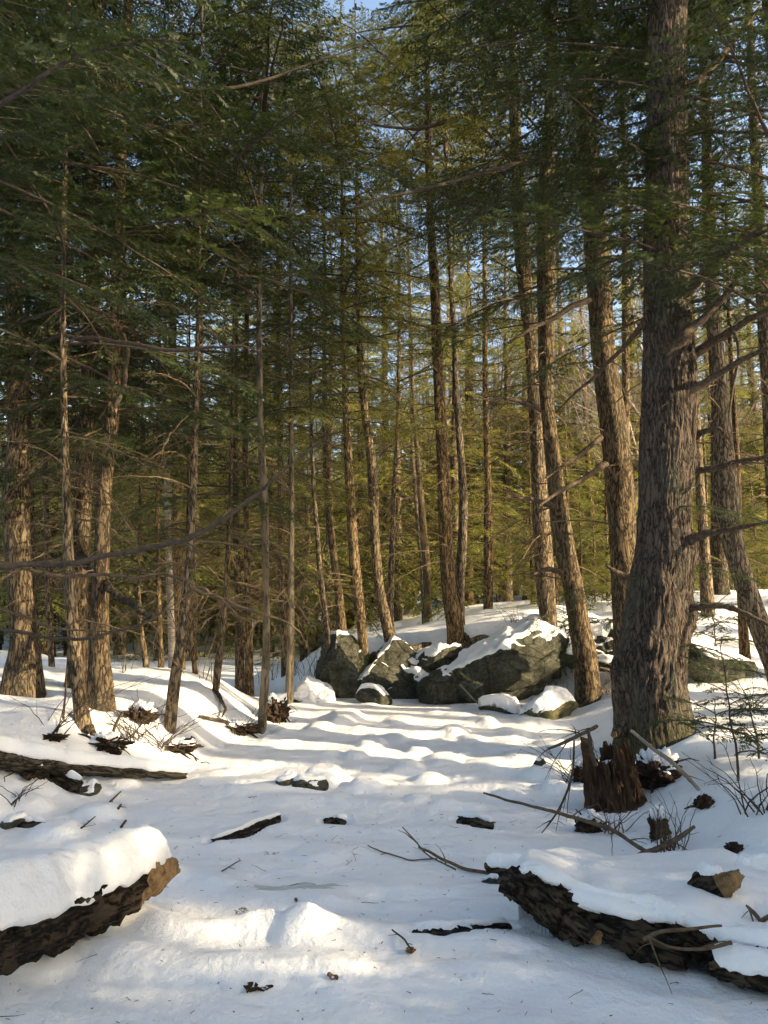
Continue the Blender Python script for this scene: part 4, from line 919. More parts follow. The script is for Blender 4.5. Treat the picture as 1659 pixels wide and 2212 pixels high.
tR6 = traced('hemlock_tree', 'dark stout trunk far back on the right slope', [(1555, 1284, 36), (1553, 1170, 33), (1550, 1000, 30), (1548, 800, 26)], 17.5, 16, None, 18, (6.0, 10), (2.0, 14), 1, 1, G_R, seed=36)
tR7 = traced('hemlock_tree', 'slim lit hemlock standing before the leaning right-edge hemlock', [(1612, 1456, 25), (1607, 1386, 21), (1602, 1300, 17), (1597, 1200, 15), (1592, 1000, 13)], None, 11, None, 16, (5.0, 7), (1.6, 12), .85, 1, G_R, seed=37)
tR8 = traced('hemlock_tree', 'dark trunk at the right edge of the picture high up', [(1690, 1380, 40), (1676, 1100, 36), (1662, 850, 32), (1650, 663, 30), (1640, 475, 27)], 12.5, 16, None, 20, (6.0, 7), (2.0, 12), 1, 1, G_R, seed=38)
# ------------------------------------------------------------------ limbs that show in the picture
def lb(t): return t[0], t[2]
eR3, bR3 = lb(tR3); YR3 = tR3[3]
K = 0
def L_(tree, pts, Y, mats=None, tw=0, tl=.5, n=8, wig=.012, knob=0., name='branch'):
    global K; K += 1
    return limb(tree[0], tree[2], pts, Y, mats, tw, K, name, n, wig, tl, False, knob)
y = YR3
L_(tR3, [(1450, 655, 34), (1490, 622, 26), (1555, 560, 24), (1610, 520, 20), (1680, 480, 16)], [y - .1, y - .25, y - .5, y - .7, y - 1], None, 8, .6, 10, .02, .1)
L_(tR3, [(1440, 770, 40), (1470, 735, 30), (1495, 708, 22), (1526, 680, 18), (1565, 640, 14), (1600, 590, 9)], [y - .18, y - .27, y - .3, y - .35, y - .4, y - .5], None, 6, .5, 10, .02, .2)
L_(tR3, [(1495, 770, 24), (1541, 737, 18), (1584, 712, 16), (1624, 687, 14), (1690, 655, 11)], [y, y - .1, y - .3, y - .5, y - .7], None, 10, .6, 9, .02, .1)
L_(tR3, [(1470, 857, 26), (1480, 850, 20), (1523, 827, 17), (1566, 799, 15), (1609, 773, 13), (1660, 752, 9)], [y - .15, y - .2, y - .3, y - .4, y - .5, y - .7], None, 10, .55, 9, .02, .15)
L_(tR3, [(1577, 700, 6), (1591, 732, 7), (1595, 772, 7), (1584, 831, 6), (1577, 885, 5), (1573, 921, 3)], y - .35, None, 3, .25, 6)
L_(tR3, [(1495, 1016, 18), (1548, 1011, 12), (1584, 1000, 11), (1620, 993, 10), (1690, 980, 7)], [y, y - .1, y - .25, y - .4, y - .6], None, 10, .5, 8, .02, .15)
L_(tR3, [(1495, 950, 16), (1520, 932, 13), (1548, 924, 9), (1560, 930, 4)], [y, y - .1, y - .2, y - .25], None, 2, .3, 8, .02, .2)
L_(tR3, [(1465, 1180, 30), (1490, 1166, 24), (1520, 1154, 19), (1560, 1146, 14), (1610, 1138, 10), (1690, 1122, 7)], [y - .15, y - .2, y - .3, y - .4, y - .55, y - .8], None, 9, .5, 9, .02, .25)
L_(tR3, [(1465, 1324, 24), (1490, 1314, 17), (1530, 1307, 13), (1577, 1312, 12), (1609, 1325, 11), (1680, 1360, 8)], [y - .15, y - .2, y - .3, y - .4, y - .5, y - .65], None, 9, .5, 9, .02, .25)
L_(tR3, [(1378, 1250, 18), (1350, 1244, 14), (1328, 1232, 11), (1310, 1222, 6)], [y - .1, y - .15, y - .2, y - .25], None, 3, .3, 8, .01, .1)
L_(tR3, [(1345, 1455, 14), (1318, 1446, 9), (1296, 1440, 4)], [y - .1, y - .2, y - .25], None, 3, .25, 7)
L_(tR3, [(1395, 690, 16), (1372, 722, 12), (1343, 755, 10), (1314, 782, 9), (1282, 817, 7), (1242, 849, 6), (1199, 892, 3)], [y, y + .2, y + .4, y + .6, y + .8, y + 1.0, y + 1.2], None, 12, .55, 7, .02)
L_(tR3, [(1480, 190, 24), (1510, 175, 20), (1545, 140, 17), (1590, 80, 14), (1640, 20, 11)], [y, y + .1, y + .3, y + .5, y + .8], None, 6, .6, 8, .03)
y2 = tR2[3]
L_(tR2, [(1275, 648, 16), (1235, 662, 13), (1199, 687, 11), (1152, 708, 9), (1098, 741, 6)], [y2 - .1, y2 - .4, y2 - .8, y2 - 1.2, y2 - 1.6], None, 12, .6, 7, .03)
L_(tR2, [(1298, 945, 13), (1256, 979, 10), (1224, 1000, 8), (1180, 1032, 5)], [y2 - .2, y2 - .5, y2 - .8, y2 - 1.1], None, 10, .5, 7, .02)
L_(tR2, [(1310, 1002, 15), (1256, 1036, 11), (1206, 1063, 9), (1165, 1092, 5)], [y2 - .2, y2 - .6, y2 - 1, y2 - 1.3], None, 12, .6, 7, .02)
L_(tR2, [(1268, 205, 16), (1220, 190, 12), (1170, 195, 9), (1110, 215, 5)], [y2 - .1, y2 - .4, y2 - .8, y2 - 1.3], None, 8, .6, 7, .03)
L_(tR2, [(1270, 345, 16), (1130, 352, 12), (1030, 377, 10), (930, 405, 8), (830, 428, 6), (760, 450, 3)], [y2 - .2, y2 - 1, y2 - 1.6, y2 - 2.2, y2 - 2.8, y2 - 3.2], M_TWIG_DARK, 12, .8, 7, .03)
L_(tC7, [(935, 240, 8), (1030, 240, 9), (980, 257, 10), (905, 277, 8), (830, 272, 6), (790, 262, 3)][1:], [12.2, 12, 11.8, 11.6, 11.4], M_TWIG_DARK, 10, .8, 7, .03)
yb = tR1b[3]
L_(tR1b, [(1196, 1092, 16), (1160, 1080, 11), (1125, 1076, 8), (1090, 1082, 4)], [yb - .1, yb - .3, yb - .5, yb - .8], M_LIMB, 9, .45, 7, .02)
L_(tR1b, [(1215, 1236, 14), (1185, 1230, 11), (1152, 1240, 5)], [yb - .15, yb - .25, yb - .4], M_LIMB, 4, .3, 7, .02)
L_(tR1b, [(1168, 885, 12), (1130, 870, 9), (1085, 860, 6), (1040, 862, 3)], [yb, yb - .3, yb - .6, yb - 1], M_LIMB, 8, .5, 7, .02)
yl = tL3[3]
L_(tL3, [(160, 1180, 26), (187, 1222, 22), (223, 1252, 17), (259, 1292, 16), (288, 1310, 18), (324, 1334, 13), (334, 1338, 6)], [yl - .1, yl - .5, yl - .9, yl - 1.2, yl - 1.4, yl - 1.6, yl - 1.7], M_LOGBARK, 2, .3, 12, .03, .4)
L_(tL1, [(-20, 1356, 9), (108, 1380, 8), (202, 1376, 7), (288, 1356, 6), (331, 1336, 5), (360, 1318, 4), (396, 1316, 2)], [7.2, 7.1, 7.0, 6.9, 6.9, 6.9, 7.0], M_TWIG_DARK, 16, .6, 7, .02)
L_(tL1, [(-10, 1305, 7), (72, 1343, 6), (173, 1358, 4), (240, 1372, 2)], [6.4, 6.3, 6.2, 6.1], M_TWIG, 8, .4, 6, .02)
L_(tL1, [(40, 850, 12), (100, 740, 10), (180, 732, 10), (290, 745, 10), (400, 755, 8), (500, 748, 5), (560, 760, 3)], [8.6, 8, 7.6, 7.2, 7.0, 6.8, 6.8], M_TWIG_DARK, 14, .7, 7, .03)
L_(tL6, [(404, 1290, 14), (430, 1270, 10), (462, 1284, 8), (520, 1310, 7), (597, 1336, 5), (650, 1370, 3)], [8.0, 7.7, 7.4, 7.2, 7.0, 7.0], M_TWIG, 14, .55, 7, .02)
L_(tL5, [(250, 880, 12), (268, 830, 11), (272, 760, 10), (262, 720, 8)], tL5[3] - .2, M_TWIG_DARK, 3, .5, 7, .02)

# roots over the rock
def roots(tree, lst, Y):
    for pts, dy in lst: L_(tree, pts, [Y + a for a in dy], M_BARK, 0, n=9, wig=.02, knob=.12, name='root')
roots(tC7, [([(990, 1400, 26), (1010, 1396, 20), (1035, 1380, 18), (1075, 1380, 13), (1121, 1362, 8)], [-.1, -.25, -.2, .1, .4]), ([(978, 1408, 22), (966, 1430, 15), (955, 1446, 8)], [-.1, -.35, -.45]), ([(1000, 1372, 16), (1016, 1384, 10), (1030, 1392, 6)], [0, -.1, -.1])], 14.3)
roots(tC4, [([(852, 1402, 24), (880, 1402, 16), (910, 1396, 12), (932, 1388, 7)], [-.1, -.25, -.2, -.1]), ([(842, 1405, 18), (830, 1418, 10), (826, 1432, 5)], [-.15, -.35, -.5])], 14.6)
roots(tC3, [([(784, 1424, 16), (770, 1436, 11), (758, 1446, 6)], [-.1, -.4, -.55]), ([(790, 1422, 16), (806, 1418, 10), (820, 1410, 6)], [0, -.15, -.2])], 14.4)
roots(tL7, [([(466, 1492, 10), (478, 1508, 8), (486, 1530, 6), (480, 1548, 3)], [0, -.25, -.6, -.8])], tL7[3])
roots(tL4, [([(196, 1568, 18), (214, 1592, 10), (240, 1610, 7), (270, 1618, 4)], [-.05, -.2, -.4, -.5])], tL4[3])
roots(tR3, [([(1488, 1590, 40), (1502, 1606, 22), (1512, 1618, 8)], [-.05, -.1, -.12]), ([(1350, 1570, 46), (1335, 1580, 26), (1322, 1592, 10)], [-.1, -.2, -.25])], YR3)

# ------------------------------------------------------------------ trees behind and around
def trunk_simple(H, r, seed, mats):
    z = np.concatenate([np.linspace(-.4, 1, 8), np.linspace(1.3, H, 22)]); rg = np.random.default_rng(seed)
    C = np.stack([.02 * H * np.cumsum(rg.normal(0, .12, 30)) * np.clip(z / H, 0, 1), .02 * H * np.cumsum(rg.normal(0, .12, 30)) * np.clip(z / H, 0, 1), z, r * (1 - np.clip(z / H, 0, 1)) ** .75 + .01], -1)
    return trunk_mesh(C, 14, mats, .03, seed, .3)
BG = []
for k in range(4):
    H = [14, 16, 13, 15][k]; h0 = [2.6, 3.6, 1.6, 2.0][k]
    BG.append((trunk_simple(H, [.15, .19, .13, .16][k], 40 + k, [M_BARK]), crown_mesh('crown', h0, H, [2.5, 2.9, 2.5, 2.8][k], 96, 600 + k, [M_TWIG_DARK, M_NEEDLE_SUNLIT]),
               deadset_mesh('dead_twigs', .8, h0 + 2, 1.5, 36, 640 + k, [M_TWIG_SUNLIT])))
HIGH = [(trunk_simple(19, .17, 50, [M_BARK]), crown_mesh('crown', 9.5, 19, 2.2, 50, 630, [M_TWIG_DARK, M_NEEDLE_SUNLIT]), deadset_mesh('dead_twigs', 2.5, 9, 1.2, 14, 650, [M_TWIG]))]  # crown set high so the low sun passes beneath
SAP = []
for k in range(3):
    H = [5.0, 7.5, 10.5][k]
    SAP.append((trunk_simple(H, [.04, .06, .09][k], 60 + k, [M_BARK]), crown_mesh('crown', [.3, .7, 1.2][k], H, [1.4, 1.9, 2.4][k], [50, 66, 84][k], 660 + k, [M_TWIG_DARK, M_NEEDLE_SUNLIT], .6), None))
def bare_tree(seed, H=13.):
    rg = np.random.default_rng(seed); mb = MB()
    def grow(p, d_, L, r, lev):
        K_ = 7; pts = [p]; dd = d_.copy()
        for q in range(K_ - 1):
            dd = nrm(dd + rg.normal(0, .10, 3) + np.array([0, 0, .06])); pts.append(pts[-1] + dd * L / (K_ - 1))
        pts = np.array(pts); V, F = tube(pts, np.linspace(r, r * .5, K_), 6 if lev == 0 else 4 if lev == 1 else 3); mb.add(V, F)
        if lev >= 4: return
        for c in range([9, 6, 5, 4][lev]):
            t = rg.uniform(.35 if lev == 0 else .2, 1.0); j = min(K_ - 1, int(t * (K_ - 1))); a = rg.uniform(0, 6.28); tl = R(rg.uniform(28, 58))
            ref = nrm(np.cross(dd, rg.normal(size=3))); nd_ = nrm(dd * math.cos(tl) + ref * math.sin(tl))
            grow(pts[j], nd_, L * rg.uniform(.38, .6), r * (.42 if lev < 2 else .5), lev + 1)
    grow(np.array([0, 0, -.3]), np.array([0, 0, 1.]), H * .7, .13, 0); return mb.mesh('trunk', [M_GREY])
BARE = [bare_tree(81), bare_tree(82, 11)]
_rb = np.random.default_rng(77)
def put(kind, x, y_, label, group, s=1., name='hemlock_tree', variant=None):
    e = thing(name, label, 'tree', (x, y_, gz(x, y_) - .05), group, _rb.uniform(0, 6.28)); e.scale = (s, s, s)
    lst = {'bg': BG, 'sap': SAP, 'high': HIGH}[kind]; t, c, d_ = lst[_rb.integers(len(lst)) if variant is None else variant]
    link('trunk', t, e); link('crown', c, e)
    if d_ is not None: tag(link('dead_twigs', d_, e), kind='stuff')
    return e
placed = [(t[0][0], t[0][1]) for t in TREES]
def free(x, y_, md):
    return all((x - a) ** 2 + (y_ - b) ** 2 > md * md for a, b in placed)
def pond(x, y_): return ((x + 8.5) / 6.5) ** 2 + ((y_ - 18) / 4.3) ** 2 < 1
n = 0; tries = 0
while n < 140 and tries < 9000:
    tries += 1; y_ = 18.5 + 50 * _rb.random() ** 1.1; x = _rb.uniform(-1, 1) * (.56 * y_ + 3)
    if pond(x, y_) or not free(x, y_, 1.35 + .012 * y_) or (abs(x) < 4.5 and y_ < 23.5) or (x > 3.5 and y_ < 27): continue
    placed.append((x, y_)); n += 1
    z_ = 'beyond the pond at left' if x < -.14 * y_ else 'behind the rocky knoll' if x < .16 * y_ else 'on the far right slope'
    put('bg', x, y_, 'tall hemlock in the dense background wood ' + z_, 'background hemlocks ' + z_, _rb.uniform(.85, 1.3))
n = 0; tries = 0
while n < 165 and tries < 8000:
    tries += 1; y_ = 16 + 36 * _rb.random() ** 1.1; x = _rb.uniform(-1, 1) * (.55 * y_ + 2)
    if pond(x, y_) or not free(x, y_, .9) or (abs(x - .8) < 2.8 and y_ < 17.5) or (x > 4.0 and y_ < 19.5): continue
    placed.append((x, y_)); n += 1
    z_ = 'left of the stream bend' if x < -.14 * y_ else 'behind the rocky knoll' if x < .16 * y_ else 'on the far right slope'
    put('sap', x, y_, 'young bushy hemlock in the understory ' + z_, 'understory hemlocks ' + z_, _rb.uniform(.75, 1.2), 'young_hemlock', 0 if (x > 2 and y_ < 27) else None)
for k in range(26):
    x = _rb.uniform(1.5, 14); y_ = _rb.uniform(26.5, 35)
    if not free(x, y_, 1.1): continue
    placed.append((x, y_)); put('bg', x, y_, 'tall hemlock', 'background hemlocks on the far right slope', _rb.uniform(.9, 1.25))
for k in range(22):
    x = _rb.uniform(3.2, 10.5); y_ = _rb.uniform(15.8, 20.5)
    if not free(x, y_, .7): continue
    placed.append((x, y_)); put('sap', x, y_, 'young bushy hemlock', 'understory hemlocks on the far right slope', _rb.uniform(.45, .75), 'young_hemlock', 0)
n = 0
for k in range(34):
    y_ = _rb.uniform(26, 62); x = _rb.uniform(-.6, .62) * y_
    if not free(x, y_, 1.2): continue
    placed.append((x, y_))
    e = thing('bare_tree', 'bare grey hardwood glimpsed far behind the hemlocks', 'tree', (x, y_, gz(x, y_)), 'far bare hardwoods', _rb.uniform(0, 6.28)); s = _rb.uniform(.8, 1.25); e.scale = (s, s, s)
    link('trunk', BARE[k % 2], e)
# say which background tree is which: by its neighbours in front and its rank in depth
MARKS = [(-9999, ''), (10, 'the left edge'), (48, 'the thickest left trunk'), (218, 'the stout flared hemlock'), (366, 'the leaning bank hemlock'), (470, 'the pale-rooted hemlock'), (565, 'the slim pale tree'), (624, 'the stream-bend tree'), (708, 'the boulder-foot hemlock'),
         (787, 'the dark boulder hemlock'), (848, 'the curved golden hemlock'), (985, 'the largest knoll hemlock'), (1055, 'the lone dark trunk'), (1195, 'the crossing hemlocks'), (1271, 'the golden leaning hemlock'), (1416, 'the huge old hemlock'), (1545, 'the thin lit trunk'), (1620, 'the right-edge hemlock'), (99999, '')]
ORD = 'nearest second third fourth fifth sixth seventh eighth ninth tenth eleventh twelfth thirteenth fourteenth fifteenth sixteenth seventeenth eighteenth nineteenth twentieth twenty-first twenty-second twenty-third twenty-fourth twenty-fifth twenty-sixth twenty-seventh twenty-eighth twenty-ninth thirtieth'.split()
_bk = {}
for o in COL.objects:
    if o.parent is None and o.get('group', '').startswith(('background', 'understory', 'far bare')):
        u = CU + o.location.x / o.location.y * FPX; k = max(i for i, mk in enumerate(MARKS) if mk[0] <= u)
        _bk.setdefault((o['group'].split()[0], k), []).append(o)
KN = {'background': 'tall background hemlock', 'understory': 'young bushy hemlock', 'far': 'far bare hardwood'}
for (g_, k), lst in _bk.items():
    lst.sort(key=lambda o: o.location.y)
    for r_, o in enumerate(lst):
        od = ORD[min(r_, len(ORD) - 1)] + (' nearest' if r_ else ''); A_, B_ = MARKS[k][1], MARKS[k + 1][1]
        pl = 'between %s and %s' % (A_, B_) if A_ and B_ else 'beyond ' + (A_ or B_)
        o['label'] = '%s %s %s' % (od, KN[g_], pl)
# neighbours just outside the frame, whose boughs and shade reach into it
NEAR = [(-7.0, 10.5, 1.0), (-3.9, 1.2, .95), (9.5, 1.5, 1.0), (13.0, .2, 1.1), (16.5, -1.4, 1.1), (18.5, -3.2, 1.1), (12.0, -2.6, 1.0), (15.0, -4.2, 1.1), (8.0, -2.8, 1.0),
        (11.0, -4.5, 1.1), (21.5, -3.4, 1.1), (2.0, -4.0, 1.0), (-3.0, -3.5, 1.0), (5.0, -4.8, 1.0)]
for k, (x, y_) in enumerate([(7.6, 5.2), (10.8, 6.4), (13.2, 4.2), (9.4, 8.6), (16.5, 5.6), (12.2, 2.9), (15.2, 2.0), (19.0, 4.0), (11.2, 11.4), (14.5, 9.4), (9.8, 13.2), (17.0, 12.4)]):  # unseen trees, placed so their trunks stripe the snow with shadow
    placed.append((x, y_)); put('high', x, y_, 'unseen high-crowned hemlock added on the right for its shadow stripes, %s of its kind' % ORD[k].replace('nearest', 'first'), 'unseen high hemlocks added for shadow stripes', .9 + .04 * (k % 8))
for k, (x, y_, s) in enumerate(NEAR):
    placed.append((x, y_)); sd = 'left' if x < 0 else 'right'
    put('bg', x, y_, 'tall hemlock standing outside the frame on the %s, %s of its row' % (sd, ORD[k].replace('nearest', 'first')), 'hemlocks outside the frame on the %s' % sd, s, variant=k % 4)
for k, (x, y_, s) in enumerate([(5.4, 3.4, .7), (6.6, 3.3, .75), (8.2, 2.0, .75), (7.4, 1.7, .5), (11.0, 1.2, .8), (6.0, -.6, .9), (8.6, -1.0, 1.0), (4.6, -.6, .9), (10.5, -2.0, 1.1), (7.2, -1.4, 1.0), (6.9, -.8, .7), (9.2, -.9, .8), (5.2, -1.8, 1.0), (5.2, .55, .42)]):  # unseen saplings added to keep sun off the foreground snow
    put('sap', x, y_, 'unseen young hemlock added on the right to shade the foreground, %s of its kind' % ORD[k].replace('nearest', 'first'), 'unseen young hemlocks added for shade', s, 'young_hemlock', 1 + k % 2)
# boughs hanging into the frame from above
G_B = 'boughs'
def boughs(x, y_, label, items, s=1.0, v=0):
    """items: branch index, height, azimuth deg, tilt deg, scale"""
    e = thing('hemlock_tree', label, 'tree', (x, y_, gz(x, y_) - .05)); link('trunk', BG[v][0], e)
    cr = bpy.data.objects.new('crown', None); COL.objects.link(cr); cr.parent = e
    for (k, h, a, t_, sc) in items: link('branch', LIVE[k], cr, (0, 0, h), (_rb.normal(0, .15), R(-t_), R(a)), sc)
    for hh in (9.5, 12): link('crown_top', TOPS[v % 3], cr, (0, 0, hh - 1.5), (0, 0, hh), .9)
    return e
itm = []
for k in range(17): itm.append((3 + k % 4, 4.0 + k * .28, _rb.uniform(-75, 60), _rb.uniform(-12, 14), _rb.uniform(.95, 1.35)))
eA = boughs(-3.9, 5.9, 'hemlock left of the frame whose dark boughs fill the upper left', itm, 1, 1)
itm = [(3 + k % 4, 4.6 + k * .27, _rb.uniform(-60, 70), _rb.uniform(-12, 14), _rb.uniform(.9, 1.3)) for k in range(18)]
boughs(-5.2, 9.0, 'hemlock beyond the left edge with boughs over the bank trunks', itm, 1, 0)
itm = [(3 + k % 4, 4.0 + k * .16, _rb.uniform(150, 268), _rb.uniform(-10, 16), _rb.uniform(.9, 1.3)) for k in range(32)]
boughs(4.75, 8.5, 'hemlock right of the frame with boughs drooping over the huge trunk', itm, 1, 2)
itm = [(2 + k % 5, 5.8 + k * .3, _rb.uniform(60, 300), _rb.uniform(-12, 12), _rb.uniform(.9, 1.2)) for k in range(20)]
cr8 = [c for c in tL8[0].children if c.name.startswith('crown')][0]
for (k, h, a, t_, sc) in itm: link('branch', LIVE[k], cr8, (np.interp(h, tL8[1][:, 2], tL8[1][:, 0]), np.interp(h, tL8[1][:, 2], tL8[1][:, 1]), h), (_rb.normal(0, .15), R(-t_), R(a)), sc)
for tr, hs in ((tC1, 10), (tC3, 12), (tC7, 12), (tC8, 10), (tR1a, 12), (tR2, 12), (tC0, 10), (tC9, 12)):
    cr_ = [c for c in tr[0].children if c.name.startswith('crown')][0]; top_ = min(tr[1][-1, 2] - .4, 1.6 + .88 * tr[3])
    for h in np.linspace(top_ - 4.5, top_, hs):
        a = _rb.uniform(60, 300); L_s = _rb.uniform(.9, 1.3)
        link('branch', (LIVE_SUNLIT if tr[3] > 12.3 else LIVE)[_rb.integers(2, 7)], cr_, (np.interp(h, tr[1][:, 2], tr[1][:, 0]), np.interp(h, tr[1][:, 2], tr[1][:, 1]), h), (_rb.normal(0, .2), R(_rb.uniform(-14, 10)), R(a)), L_s)
# the long curved bare limb reaching in from the left
eA_b = np.array(eA.location)
limb(eA, eA_b, [(-420, 1160, 30), (-150, 1205, 22), (0, 1213, 15), (120, 1214, 13), (220, 1206, 12), (330, 1188, 12), (450, 1142, 11), (560, 1062, 8), (650, 986, 5), (730, 930, 2)], [5.9, 5.9, 5.8, 5.75, 5.7, 5.65, 5.6, 5.6, 5.6, 5.6], M_TWIG_DARK, 26, 901, 'branch', 8, .07, .5)
limb(eA, eA_b, [(-300, 1230, 16), (0, 1215, 9), (90, 1238, 8), (180, 1243, 8), (295, 1243, 8), (396, 1249, 6), (468, 1285, 5), (540, 1330, 3)], [5.9, 6.3, 6.3, 6.3, 6.3, 6.3, 6.3, 6.3], M_TWIG, 20, 902, 'branch', 7, .07, .5)
limb(eA, eA_b, [(-300, 90, 18), (110, 140, 11), (180, 150, 11), (250, 165, 10), (350, 185, 9), (475, 192, 8), (565, 175, 7), (650, 145, 5), (830, 80, 3)], [5.9, 6.6, 6.8, 7, 7.2, 7.4, 7.6, 7.8, 8.2], M_TWIG_DARK, 14, 903, 'branch', 8, .03, .8)

# ------------------------------------------------------------------ rotten stump
def stump():
    b = hit(1345, 1748); b = np.array([b[0], b[1] + .12, gz(b[0], b[1] + .12) - .08]); Y = b[1]
    e = thing('rotten_stump', 'jagged rotten orange-brown stump in front of the huge hemlock', 'stump', b); e.rotation_euler = (R(5), R(-7), 0)
    n_, K_ = 110, 70; a = np.arange(n_) * 2 * math.pi / n_
    circ = np.stack([np.cos(a), np.sin(a), a * 0], -1)
    top = .50 + .12 * fbm(circ * 1.6 + 3, 3) + .07 * np.exp(-((a - 2.9 + math.pi) % 6.283 - math.pi) ** 2 / .25) + .10 * np.exp(-((a - 5.6 + math.pi) % 6.283 - math.pi) ** 2 / .2) + .03 * pnoise(circ * 11)
    def ring(f, inner):
        z = top * f; rr = (.175 + .10 * np.exp(-z / .10) - .03 * f)
        P = np.stack([np.cos(a) * rr * 1.08, np.sin(a) * rr, z], -1)
        fib = fbm(np.stack([np.cos(a) * 9, np.sin(a) * 9, z * 1.8 + 0 * a], -1) + 2, 4, .65)
        g = (.045 if not inner else .03) * fib
        k = (1 + (g / rr)) * (1 if not inner else .72)
        P[:, :2] *= k[:, None]; P[:, 0] += -.05 * z; return P
    rows = [ring(f, False) for f in np.linspace(0, 1, K_)] + [ring(f, True) for f in np.linspace(.97, .55, 12)]
    V = np.concatenate(rows); KK = len(rows); mb = MB(); i = np.arange(KK - 1)[:, None] * n_; j = np.arange(n_)[None]; j2 = (j + 1) % n_
    mb.add(V, np.stack([i + j, i + j2, i + n_ + j2, i + n_ + j], -1).reshape(-1, 4)); link('wood', mb.mesh('wood', [M_ROT], False), e)
    mb = MB(); q = np.linspace(0, 1, 12); Vs = []
    for r in q: Vs.append(np.stack([np.cos(a) * .15 * r - .02, np.sin(a) * .14 * r, .40 + .05 * (1 - r ** 2) + .02 * pnoise(circ * 2 * (r + .1)) + 0 * a], -1))
    Vs = np.concatenate(Vs); i = np.arange(11)[:, None] * n_
    mb.add(Vs, np.stack([i + j, i + n_ + j, i + n_ + j2, i + j2], -1).reshape(-1, 4)); link('snow_cap', mb.mesh('snow_cap', [M_SNOW]), e)
    for k in range(26):   # splinters
        an = _rb.uniform(2.2, 6.6); h = _rb.uniform(.12, .5); p = np.array([math.cos(an) * .17, math.sin(an) * .16, h])
        mb = MB(); t = np.linspace(0, 1, 5)[:, None]; V, F = tube(p + np.array([math.cos(an) * .03, math.sin(an) * .03, .13]) * t + _rb.normal(0, .004, (5, 3)), np.linspace(.016, .002, 5), 5)
        mb.add(V, F); link('splinter', mb.mesh('splinter', [M_ROT], False), e)
    return e
stump()

# ------------------------------------------------------------------ root tangles, soil and debris in the banks
def tangle(label, u, v, w_, h_, seed, nroots=8, mat_=None, snow=.04):
    p = hit(u, v); rg = np.random.default_rng(8000 + seed); Y = p[1]
    sx = wid(w_, Y) * .5; sz = wid(h_, Y) * .5; c = np.array([p[0], Y + sx * .35, p[2] + sz * .75])
    e = thing('root_tangle', label, 'roots', c, 'root tangles in the banks')
    D, F = cubesphere(22); V = D * np.array([sx, sx * .7, sz * 1.1])
    V = V * (1 + .55 * fbm(D * 2.6 + seed, 4, .6))[:, None]; N = vnormals(V, F)
    mb = MB(); mb.add(V, F); link('soil', mb.mesh('soil', [mat_ or M_DIRT], False), e)
    snow = min(snow, .3 * sz)
    if snow and sz > .04:
        sv, sf = snow_shell(V, F, nrm(nrm(D / np.array([1, .7, 1.1])) + .3 * N), snow, .55, .3, 4., .45, seed); sv, sf = compact(sv, sf)
        if len(sf): mb = MB(); mb.add(sv, sf); link('snow_cap', mb.mesh('snow_cap', [M_SNOW]), e)
    for k in range(nroots):
        a = rg.uniform(-math.pi, 0.4); d_ = np.array([math.cos(a), math.sin(a) * .8, rg.normal(0, .4)]); L = sx * rg.uniform(1.0, 2.1)
        q = np.linspace(0, 1, 7)[:, None]; P = d_ * L * q + np.cumsum(rg.normal(0, .10 * L, (7, 3)), 0) * q + np.array([0, 0, -.35 * L]) * q ** 2
        mb = MB(); V, F = tube(P, np.linspace(.022, .004, 7) * rg.uniform(.5, 1.1), 5); mb.add(V, F); link('root', mb.mesh('root', [M_LOGBARK]), e)
tangle('reddish soil and roots under the left bank, between stout and leaning hemlocks', 300, 1560, 60, 34, 1, 9)
tangle('dark root hollow at the foot of the leaning curved hemlock', 225, 1620, 76, 26, 2, 9)
tangle('black undercut of roots at the stream edge below the slender leaning hemlock', 380, 1625, 80, 22, 3, 8)
tangle('shaggy brown root mass beside the slim pale tree at the water edge', 595, 1560, 50, 52, 4, 12)
tangle('dark roots below the pale tree on the left stream edge', 520, 1585, 60, 24, 5, 8)
tangle('dark soil patch on the bank above the left bank log', 110, 1600, 50, 14, 6, 4)
tangle('dark lump standing in for the shaded hollow under the left end of the bank log', 55, 1675, 120, 40, 7, 5)  # solid dark lump stands in for the shade of the undercut
tangle('dark roots hanging under the bank below the rotten stump', 1275, 1800, 50, 34, 8, 10)
tangle('dark mossy soil on the right side of the rotten stump', 1425, 1700, 90, 60, 9, 8)
tangle('torn roots left of the rotten stump foot', 1268, 1690, 50, 40, 10, 7)
tangle('brown shaggy root knob among the upright brush stems', 1425, 1815, 34, 56, 11, 5, M_ROT)
tangle('dark soil clod on the right bank behind the brush', 1525, 1745, 34, 24, 12, 4)
tangle('dark soil spot at the right edge of the bank', 1590, 1842, 36, 18, 13, 4)
tangle('dark lump standing in for the shaded hollow under the boulder behind the huge hemlock', 1530, 1432, 80, 30, 14, 4, None, 0)  # solid dark lump in place of the shade inside the hollow
tangle('dark snowy debris at the right edge behind the right log', 1640, 1985, 60, 40, 15, 6)

